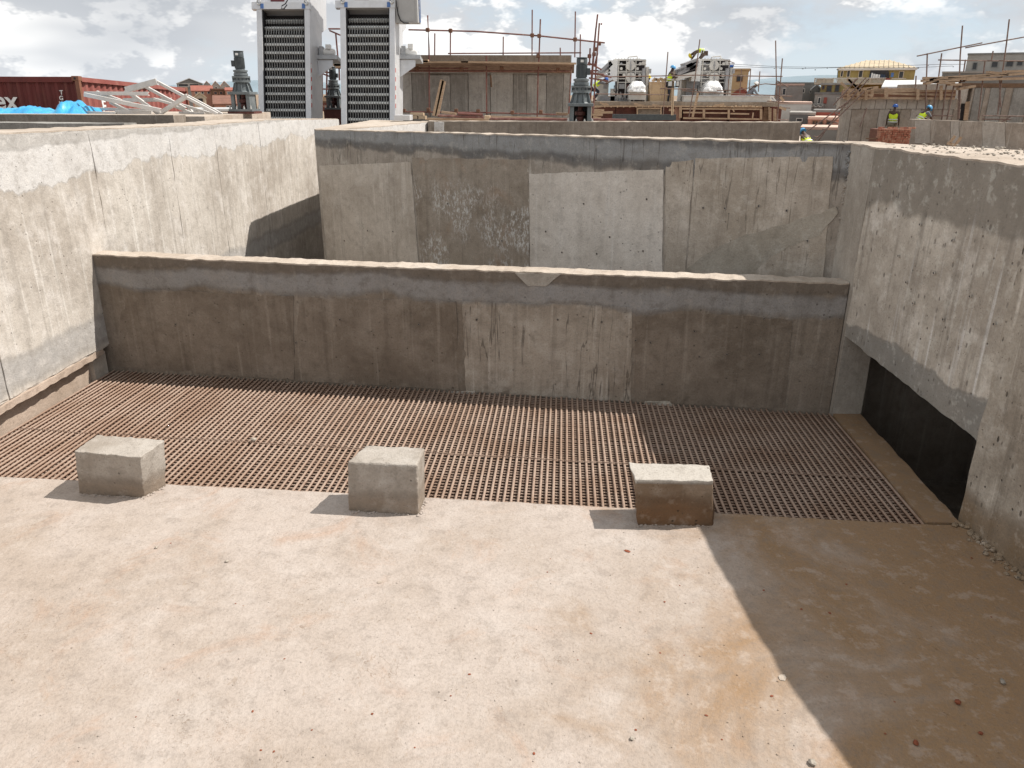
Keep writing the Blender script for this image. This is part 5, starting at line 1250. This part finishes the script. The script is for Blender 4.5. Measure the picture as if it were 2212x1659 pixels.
mb = MB(); B(mb, r5, 365, 770, 532, 830, 64.5, 1.4); mb.build('balcony', M['greyr'], t)
for i in range(4): MB().tube([TP(r5, (372+i*40+20+18*math.cos(a_), 780+16*math.sin(a_)), 64.45) for a_ in [k*math.pi/8 for k in range(9)]], .05, 5).build('scallop', M['greyr2'], t)
house('block_house', 'flat grey block house with small white-framed windows beside the scaffold', r5, (62, 595, 414, 735), 85, 8, 'greyr', 'greyr', 'flat', 6, 4, [(128, 638, 152, 690), (212, 640, 232, 670), (290, 640, 310, 670), (140, 620, 150, 628)], wmat='whiter')
house('gabled_shed', 'small grey gabled shed beside the block house', r5, (362, 640, 450, 760), 80, 5, 'greyr', 'roof_grey', 'gable_front', 36, 4, [(362, 655, 374, 672)], wmat='greyr2')
house('white_store', 'long low white building below the block house', r5, (58, 770, 362, 870), 62, 6, 'whiter', 'roof_pink', 'flat', 12, 4)
house('grey_store', 'low grey store with a small white-framed window at the end of the cross wall', r5, (180, 862, 392, 990), 56, 5, 'greyr', 'greyr2', 'flat', 8, 4, [(245, 898, 290, 918)], wmat='whiter')
house('red_store', 'brick red store behind the inclined scaffold', r5, (388, 842, 640, 930), 58, 5, 'redr', 'greyr', 'flat', 4, 2)
house('pink_house', 'pink house with dark windows behind the inclined scaffold', r5, (345, 905, 640, 990), 54, 5, 'pink', 'roof_pink', 'flat', 10, 5, [(385, 922, 402, 972), (410, 922, 425, 972), (440, 922, 470, 974), (498, 922, 535, 980)], wmat='wood_d')
house('pale_terrace', 'low pale terrace with stones in front of the pink house', r5, (280, 992, 640, 1060), 50, 4, 'greyr2', 'roof_pink', 'flat', 10, 2)
house('lit_roof_house', 'red walled house with a pale sheet metal roof right of the ochre house', r5, (1000, 622, 1630, 690), 60, 8, 'redr', 'roof_grey', 'gable_side', 45, 4)
house('unfinished_block', 'unfinished grey block building with open windows at the top right', r5, (1742, 340, 2300, 520), 80, 9, 'greyr2', 'greyr', 'flat', 8, 6, [(1790, 410, 1830, 466), (1940, 405, 1990, 448), (2052, 402, 2108, 442), (2135, 402, 2180, 436), (2196, 402, 2240, 430)], wmat='greyr')
house('parapet_block', 'long grey parapet building below the unfinished block', r5, (1530, 500, 2300, 640), 76, 6, 'greyr', 'greyr2', 'flat', 6, 4)
house('tan_house', 'tan house with one barred window behind the right press', r4, (1618, 300, 1785, 520), 75, 7, 'tan', 'tan', 'flat', 10, 10, [(1686, 348, 1738, 400)], wmat='wood_d')
house('red_gable_house', 'small house with a dull red gable behind the seated worker', r4, (1640, 520, 1800, 600), 70, 6, 'redr', 'roof_red', 'gable_front', 52, 4)
house('corner_house', 'grey house with a dark window beside the rightmost scaffold pole', r4, (2045, 440, 2290, 600), 75, 6, 'greyr2', 'roof_pink', 'flat', 8, 6, [(2110, 470, 2140, 525)], wmat='whiter')
# left-hand town
house('twin_gable_house', 'unfinished grey house with two small gables on the left skyline', r1, (1566, 290, 1772, 345), 150, 10, 'greyr', 'roof_grey', 'gable_front', 42, 6, [(1580, 296, 1650, 315), (1668, 296, 1735, 312)], wmat='greyr2')
for i, (x0, x1, l) in enumerate(((1782, 1860, 'leftmost pale gable of the row on the left skyline'), (1860, 1935, 'middle pale gable of the row on the left skyline'), (1935, 2015, 'right pale gable of the row on the left skyline'))):
    house('gable_house', l, r1, (x0, 318, x1, 350), 155+i*2, 9, 'greyr2', 'roof_pink', 'gable_front', 46, 4, [(x0+30, 322, x0+46, 334)], wmat='whiter')['group' if 0 else 0]['group'] = 'row of pale gables'
house('long_pink_house', 'long house with a red roof below the twin gables', r1, (1690, 355, 1865, 400), 130, 8, 'pink', 'roof_red', 'gable_side', 40, 4, [(1720, 362, 1735, 380), (1770, 362, 1785, 380), (1820, 362, 1835, 380)], wmat='whiter')
house('brown_block', 'brown two storey house below the row of pale gables', r1, (1862, 345, 1995, 440), 125, 8, 'wood_d', 'roof_brown', 'flat', 10, 6, [(1885, 365, 1905, 385), (1930, 365, 1950, 385)], wmat='pink')
house('pale_block', 'pale narrow house behind the left mixer', r1, (1985, 350, 2075, 440), 120, 8, 'pink', 'roof_red', 'gable_side', 18, 4, [(2000, 365, 2015, 385), (2035, 365, 2050, 385)], wmat='whiter')
house('yellow_house', 'small yellow gabled house between the container and the brown roof', r1, (1712, 415, 1808, 500), 100, 7, 'cream', 'roof_tan', 'gable_front', 40, 8, [(1745, 425, 1775, 450)], wmat='wood_d')
house('brown_roof_house', 'house with a steep brown roof left of the left mixer', r1, (1890, 470, 2075, 540), 85, 8, 'pink', 'roof_brown', 'gable_side', 66, 10, [(1990, 490, 2030, 515)], wmat='whiter')
house('long_shed', 'long low grey shed wall beyond the steel trusses', r1, (1700, 530, 2060, 590), 60, 5, 'greyr', 'roof_grey', 'flat', 6, 2)

# far hill
mb = MB(); nxh = 60
for i in range(nxh+1):
    x = -2600+5200*i/nxh; h = 18+34*noise.noise((x*.0016+2, 0, 0))+30*noise.noise((x*.0006, 5, 0))
    for j, k in enumerate((0, .75, 1, .6, 0)): mb.v.append(Vector((x, 2300+j*220, -3.3+max(6, h+16)*k)))
for i in range(nxh):
    for j in range(4): mb.f.append((i*5+j, (i+1)*5+j, (i+1)*5+j+1, i*5+j+1))
kind(mb.build('hills', M['hill'], None, True, 0, 80), 'structure')

# power lines
pw = thing('power_line', 'two slack power lines with hanging rags crossing the sky behind the ochre house', 'power line', at(*r5(300, 470), 58))
for pts in ([(-420, 440), (0, 455), (300, 462), (605, 455), (1265, 455), (1600, 440)], [(-400, 420), (100, 447), (500, 452), (900, 448), (1400, 428), (1700, 425)]):
    MB().tube([TP(r5, p, 58) for p in pts], .012, 4).build('wire', M['wire'], pw)
for (x, y) in ((50, 460), (295, 460), (405, 470), (508, 457), (1295, 455), (1385, 435), (1600, 445), (320, 455), (100, 460)):
    mb = MB(); B(mb, r5, x-3, y, x+random.uniform(3, 9), y+random.uniform(3, 8), 58, .05); mb.build('rag', M['wire'], pw)
ap = thing('roof_antenna', 'thin antenna pole beside the ochre house', 'antenna', at(*r5(600, 540), 74))
tubes(ap, r5, [((602, 470), (596, 560)), ((590, 472), (606, 470))], 74, .03, 'wire', 'pole')

# ------------------------------------------------------------------ people
def skin_obj(name, verts, edges, rad, mt, parent, root=0, lv=1):
    base_ = WLOC[parent.name]
    me = bpy.data.meshes.new(name); me.from_pydata([Vector(v) for v in verts], edges, []); me.materials.append(mt)
    o = bpy.data.objects.new(name, me); col.objects.link(o)
    o.modifiers.new('skin', 'SKIN'); o.modifiers['skin'].use_smooth_shade = True
    if not me.skin_vertices: bpy.context.view_layer.objects.active = o
    sv = me.skin_vertices[0].data if me.skin_vertices else None
    if sv is None: me.attributes; 
    for i, r_ in enumerate(rad):
        me.skin_vertices[0].data[i].radius = r_ if isinstance(r_, tuple) else (r_, r_)
        me.skin_vertices[0].data[i].use_root = (i == root)
    s = o.modifiers.new('sub', 'SUBSURF'); s.levels = lv; s.render_levels = lv
    o.parent = parent; WLOC[o.name] = base_
    return o
J0 = {'pelvis': (0, 0, .95), 'spine': (0, 0, 1.12), 'chest': (0, .0, 1.34), 'neck': (0, 0, 1.50), 'head': (0, .02, 1.62), 'crown': (0, .01, 1.72),
      'shl': (-.19, 0, 1.42), 'ell': (-.25, .02, 1.14), 'wrl': (-.25, .08, .90), 'shr': (.19, 0, 1.42), 'elr': (.25, .02, 1.14), 'wrr': (.25, .08, .90),
      'hil': (-.10, 0, .90), 'knl': (-.11, .03, .50), 'anl': (-.11, 0, .08), 'tol': (-.12, .16, .04), 'hir': (.10, 0, .90), 'knr': (.11, .03, .50), 'anr': (.11, 0, .08), 'tor': (.12, .16, .04)}
RAD = {'pelvis': (.155, .105), 'spine': (.135, .095), 'chest': (.165, .11), 'neck': .055, 'head': (.085, .095), 'crown': (.06, .07), 'shl': .065, 'ell': .046, 'wrl': .032, 'shr': .065, 'elr': .046, 'wrr': .032,
       'hil': .10, 'knl': .062, 'anl': .042, 'tol': .035, 'hir': .10, 'knr': .062, 'anr': .042, 'tor': .035}
ED = [('pelvis', 'spine'), ('spine', 'chest'), ('chest', 'neck'), ('neck', 'head'), ('head', 'crown'), ('chest', 'shl'), ('shl', 'ell'), ('ell', 'wrl'), ('chest', 'shr'), ('shr', 'elr'), ('elr', 'wrr'),
      ('pelvis', 'hil'), ('hil', 'knl'), ('knl', 'anl'), ('anl', 'tol'), ('pelvis', 'hir'), ('hir', 'knr'), ('knr', 'anr'), ('anr', 'tor')]
def person(label, loc, rotz, pose, trousers, shirt, vest, helmet, group='site workers'):
    J = {k: Vector(v) for k, v in J0.items()}
    for k, v in pose.items(): J[k] = Vector(v)
    t = thing('person', label, 'person', loc, group)
    def sub(names, grow, nm, mt, ex=()):
        idx = {n: i for i, n in enumerate(names)}
        ed = [(idx[a], idx[b]) for a, b in ED if a in idx and b in idx]
        vs = [J[n] for n in names]; rd = []
        for n in names:
            r_ = RAD[n]; r_ = r_ if isinstance(r_, tuple) else (r_, r_); rd.append((r_[0]*grow, r_[1]*grow))
        if nm == 'body':                        # hands: palm, four fingers and a thumb
            for s in 'lr':
                w_, e_ = J['wr'+s], J['el'+s]; d = (w_-e_).normalized(); sd = Vector((0, 1, 0)).cross(d)
                sd = sd.normalized() if sd.length > .1 else Vector((1, 0, 0)); fw2 = d.cross(sd)
                vs.append(w_+d*.075); rd.append((.036, .02)); pi_ = len(vs)-1; ed.append((idx['wr'+s], pi_))
                for q, ln in ((-.027, .055), (-.009, .068), (.009, .064), (.027, .05)):
                    vs.append(w_+d*(.085+ln*.5)+fw2*q*1.2); rd.append((.009, .009)); vs.append(w_+d*(.085+ln)+fw2*q*1.3+sd*.02); rd.append((.008, .008))
                    ed += [(pi_, len(vs)-2), (len(vs)-2, len(vs)-1)]
                vs.append(w_+d*.07-fw2*.055+sd*.02); rd.append((.010, .010)); ed.append((pi_, len(vs)-1))
            h = J['head']; f = Vector((0, .105, -.005)); vs.append(h+f); rd.append((.016, .02)); ed.append((idx['head'], len(vs)-1))   # nose
        return skin_obj(nm, vs, ed, rd, mt, t, 0)
    sub(list(J0), 1.0, 'body', M['skin'])
    sub(['pelvis', 'hil', 'knl', 'anl', 'hir', 'knr', 'anr'], 1.16, 'trousers', M[trousers])
    sub(['pelvis', 'spine', 'chest', 'shl', 'ell', 'shr', 'elr'], 1.12, 'shirt', M[shirt])
    if vest:
        v = sub(['pelvis', 'spine', 'chest', 'shl', 'shr'], 1.27, 'safety_vest', M['hivis'])
        up = (J['chest']-J['pelvis']).normalized()
        for f in (.15, .42):
            c = J['pelvis'].lerp(J['chest'], f); x_ = Vector((1, 0, 0)); y_ = up.cross(x_)
            ring = MB(); n = 20
            for dz_ in (-.022, .022):
                for i in range(n):
                    a_ = 2*math.pi*i/n; ring.v.append(c+up*dz_+x_*math.cos(a_)*.215+y_*math.sin(a_)*.155+WLOC[t.name])
            ring.f = [(i, (i+1) % n, n+(i+1) % n, n+i) for i in range(n)]
            ring.build('reflective_band', M['reflect'], t, True)
    hd = J['head']; ax = (J['crown']-J['neck']).normalized(); q = Vector((0, 0, 1)).rotation_difference(ax)
    hm = MB(); n = 18; prof = [(.150, .030), (.128, .036), (.126, .075), (.108, .125), (.07, .158), (.0, .168)]
    for (r_, h) in prof:
        for i in range(n):
            a_ = 2*math.pi*i/n; rr = r_*(1.16 if (h < .034 and math.sin(a_) > .2) else 1)
            hm.v.append(q @ Vector((rr*.92*math.cos(a_), rr*1.1*math.sin(a_), h))+hd+WLOC[t.name])
    for j in range(len(prof)-1):
        for i in range(n): hm.f.append((j*n+i, j*n+(i+1) % n, (j+1)*n+(i+1) % n, (j+1)*n+i))
    hm.f.append(tuple(reversed(range(n))))
    hm.build('helmet', M[helmet], t, True, 0, 50)
    t.rotation_euler = (0, 0, rotz)
    return t
def bend(a, twist=0):                 # upper body leaning forward (local +y) by angle a at the hips
    P = {}
    for k in ('spine', 'chest', 'neck', 'head', 'crown', 'shl', 'shr'):
        v = Vector(J0[k])-Vector(J0['pelvis']); v = Matrix.Rotation(-a, 3, 'X') @ v; P[k] = v+Vector(J0['pelvis'])
    return P
def foot(fr, x, y, Y): return TP(fr, (x, y), Y)
# standing by the brick stack, turned to the right
q = at(*r5(1100, 768), 38.4)
person('worker in yellow vest and dark blue helmet standing behind the brick stack', (q.x, 38.4, q.z-1.79), -R(35), {'head': (.0, .035, 1.62), 'wrl': (-.27, .10, .92), 'wrr': (.24, .16, .95), 'tol': (-.14, .17, .04)}, 'khaki', 'brownc', True, 'helm_b')
# bending by the scaffold pole
q = at(*r5(1378, 785), 37.2); P = bend(R(38))
P.update({'ell': (-.26, .42, 1.12), 'wrl': (-.12, .62, 1.02), 'elr': (.26, .42, 1.12), 'wrr': (.12, .62, 1.02)})
person('worker in yellow vest and light blue helmet bending behind the long wall', (q.x-.30, 37.2, q.z-1.60), -R(75), P, 'orange', 'greyc', True, 'helm_c')
# low at the end of the cross wall
q = at(*r5(320, 998), 31.0)
P = bend(R(45)); P.update({'ell': (-.25, .48, 1.05), 'wrl': (-.15, .70, .85), 'elr': (.25, .48, 1.05), 'wrr': (.15, .70, .85)})
person('worker in light blue helmet stooping below the end of the cross wall', (q.x+.22, 31, at(*r5(320, 998), 31).z-1.50), R(20), P, 'khaki', 'brownc', True, 'helm_c')
# press platform workers
Yp = 42.0
q = a4(r4(1090, 252), 31.0); P = bend(R(12)); P.update({'ell': (-.24, .22, 1.18), 'wrl': (-.16, .46, 1.25), 'elr': (.24, .22, 1.18), 'wrr': (.16, .46, 1.25)})
person('worker in yellow vest and light blue helmet leaning on the right press table', (q.x-.12, 41.0, q.z-1.77), -R(80), P, 'navy', 'brownc', True, 'helm_c')
mb = MB(); q2 = (q.x-.12, 41.0, q.z-1.77)
mb.box((q2[0]-.5, 40.6, zp), (q2[0]+.45, 41.5, q2[2]+.045)); tag(mb.build('work_step', M['wood'], None), 'timber work step under the worker leaning on the right press', 'step')
q = a4(r4(868, 342), 32.2); person('worker in yellow vest standing between the left press and the crate', (q.x, 42.2, q.z-1.79), -R(120), {'ell': (-.24, .18, 1.2), 'wrl': (-.14, .42, 1.22), 'elr': (.24, .18, 1.2), 'wrr': (.14, .42, 1.22)}, 'navy', 'navy', True, 'helm_y')
mb = MB(); mb.box((q.x-.4, 41.9, zp-.2), (q.x+.4, 42.5, max(zp, q.z-1.79)+.02)); tag(mb.build('pallet', M['wood_d'], None), 'dark pallet under the worker beside the crate', 'pallet')
q = a4(r4(470, 452), 31.0); P = bend(R(72)); P.update({'pelvis': (0, -.1, .60), 'hil': (-.1, -.08, .58), 'hir': (.1, -.08, .58), 'knl': (-.15, .25, .46), 'knr': (.15, .25, .46), 'spine': (0, .06, .72), 'chest': (0, .28, .86), 'shl': (-.19, .30, .90), 'shr': (.19, .30, .90), 'neck': (0, .42, .95), 'head': (0, .53, 1.0), 'crown': (0, .61, 1.06), 'ell': (-.22, .56, .82), 'elr': (.22, .56, .82), 'wrl': (-.14, .80, .92), 'wrr': (.14, .80, .92)})
person('worker in yellow vest crouching at the left press with both arms stretched out', (q.x-.55, 41.0, zp), -R(85), P, 'navy', 'greyc', True, 'helm_b')
q = a4(r4(1235, 215), 32.6); P = {'pelvis': (0, -.25, .52), 'hil': (-.1, -.24, .46), 'hir': (.1, -.24, .46), 'knl': (-.13, .05, .10), 'knr': (.13, .05, .10), 'anl': (-.13, -.34, .06), 'anr': (.13, -.34, .06), 'tol': (-.13, -.48, .03), 'tor': (.13, -.48, .03),
    'spine': (0, -.08, .60), 'chest': (0, .14, .56), 'neck': (0, .30, .47), 'head': (0, .38, .38), 'crown': (0, .46, .34), 'shl': (-.19, .18, .52), 'shr': (.19, .18, .52), 'ell': (-.24, .30, .28), 'elr': (.24, .30, .28), 'wrl': (-.2, .42, .08), 'wrr': (.2, .42, .08)}
person('worker in yellow vest kneeling head down on top of the right press', (q.x+.55, 42.6, a4(r4(1235, 228), 32.6).z-.02), R(80), P, 'brownc', 'brownc', True, 'helm_y')
mb = MB(); mb.box((q.x-.05, 42.2, zp), (q.x+1.2, 43.0, a4(r4(1235, 228), 32.6).z-.01)); mb.build('head_box', M['press_g'], t2)
q = a4(r4(1850, 525), 31.0); P = {'pelvis': (0, -.12, .42), 'hil': (-.1, -.08, .40), 'hir': (.1, -.08, .40), 'knl': (-.16, .34, .44), 'knr': (.16, .34, .44), 'anl': (-.14, .30, .06), 'anr': (.14, .30, .06), 'tol': (-.14, .46, .03), 'tor': (.14, .46, .03),
    'spine': (0, -.03, .58), 'chest': (0, .14, .78), 'neck': (0, .24, .93), 'head': (0, .32, 1.03), 'crown': (0, .37, 1.12), 'shl': (-.19, .16, .86), 'shr': (.19, .16, .86), 'ell': (-.24, .32, .62), 'elr': (.24, .32, .62), 'wrl': (-.1, .55, .55), 'wrr': (.1, .55, .55)}
zs = a4(r4(1850, 402), 31.0).z-1.21
person('worker in grey overalls and white helmet sitting bent over beside the steel trough', (q.x-.28, 41.0, zs), -R(80), P, 'greyc', 'greyc', False, 'helm_w')
mb = MB(); mb.box((q.x-.75, 40.75, zp), (q.x+.35, 41.3, zs+.03)); mb.box((q.x-.6, 40.8, zs+.03), (q.x-.28, 41.25, zs+.31)); tag(mb.build('low_bench', M['wood_d'], None), 'low timber bench under the worker in grey overalls', 'bench')
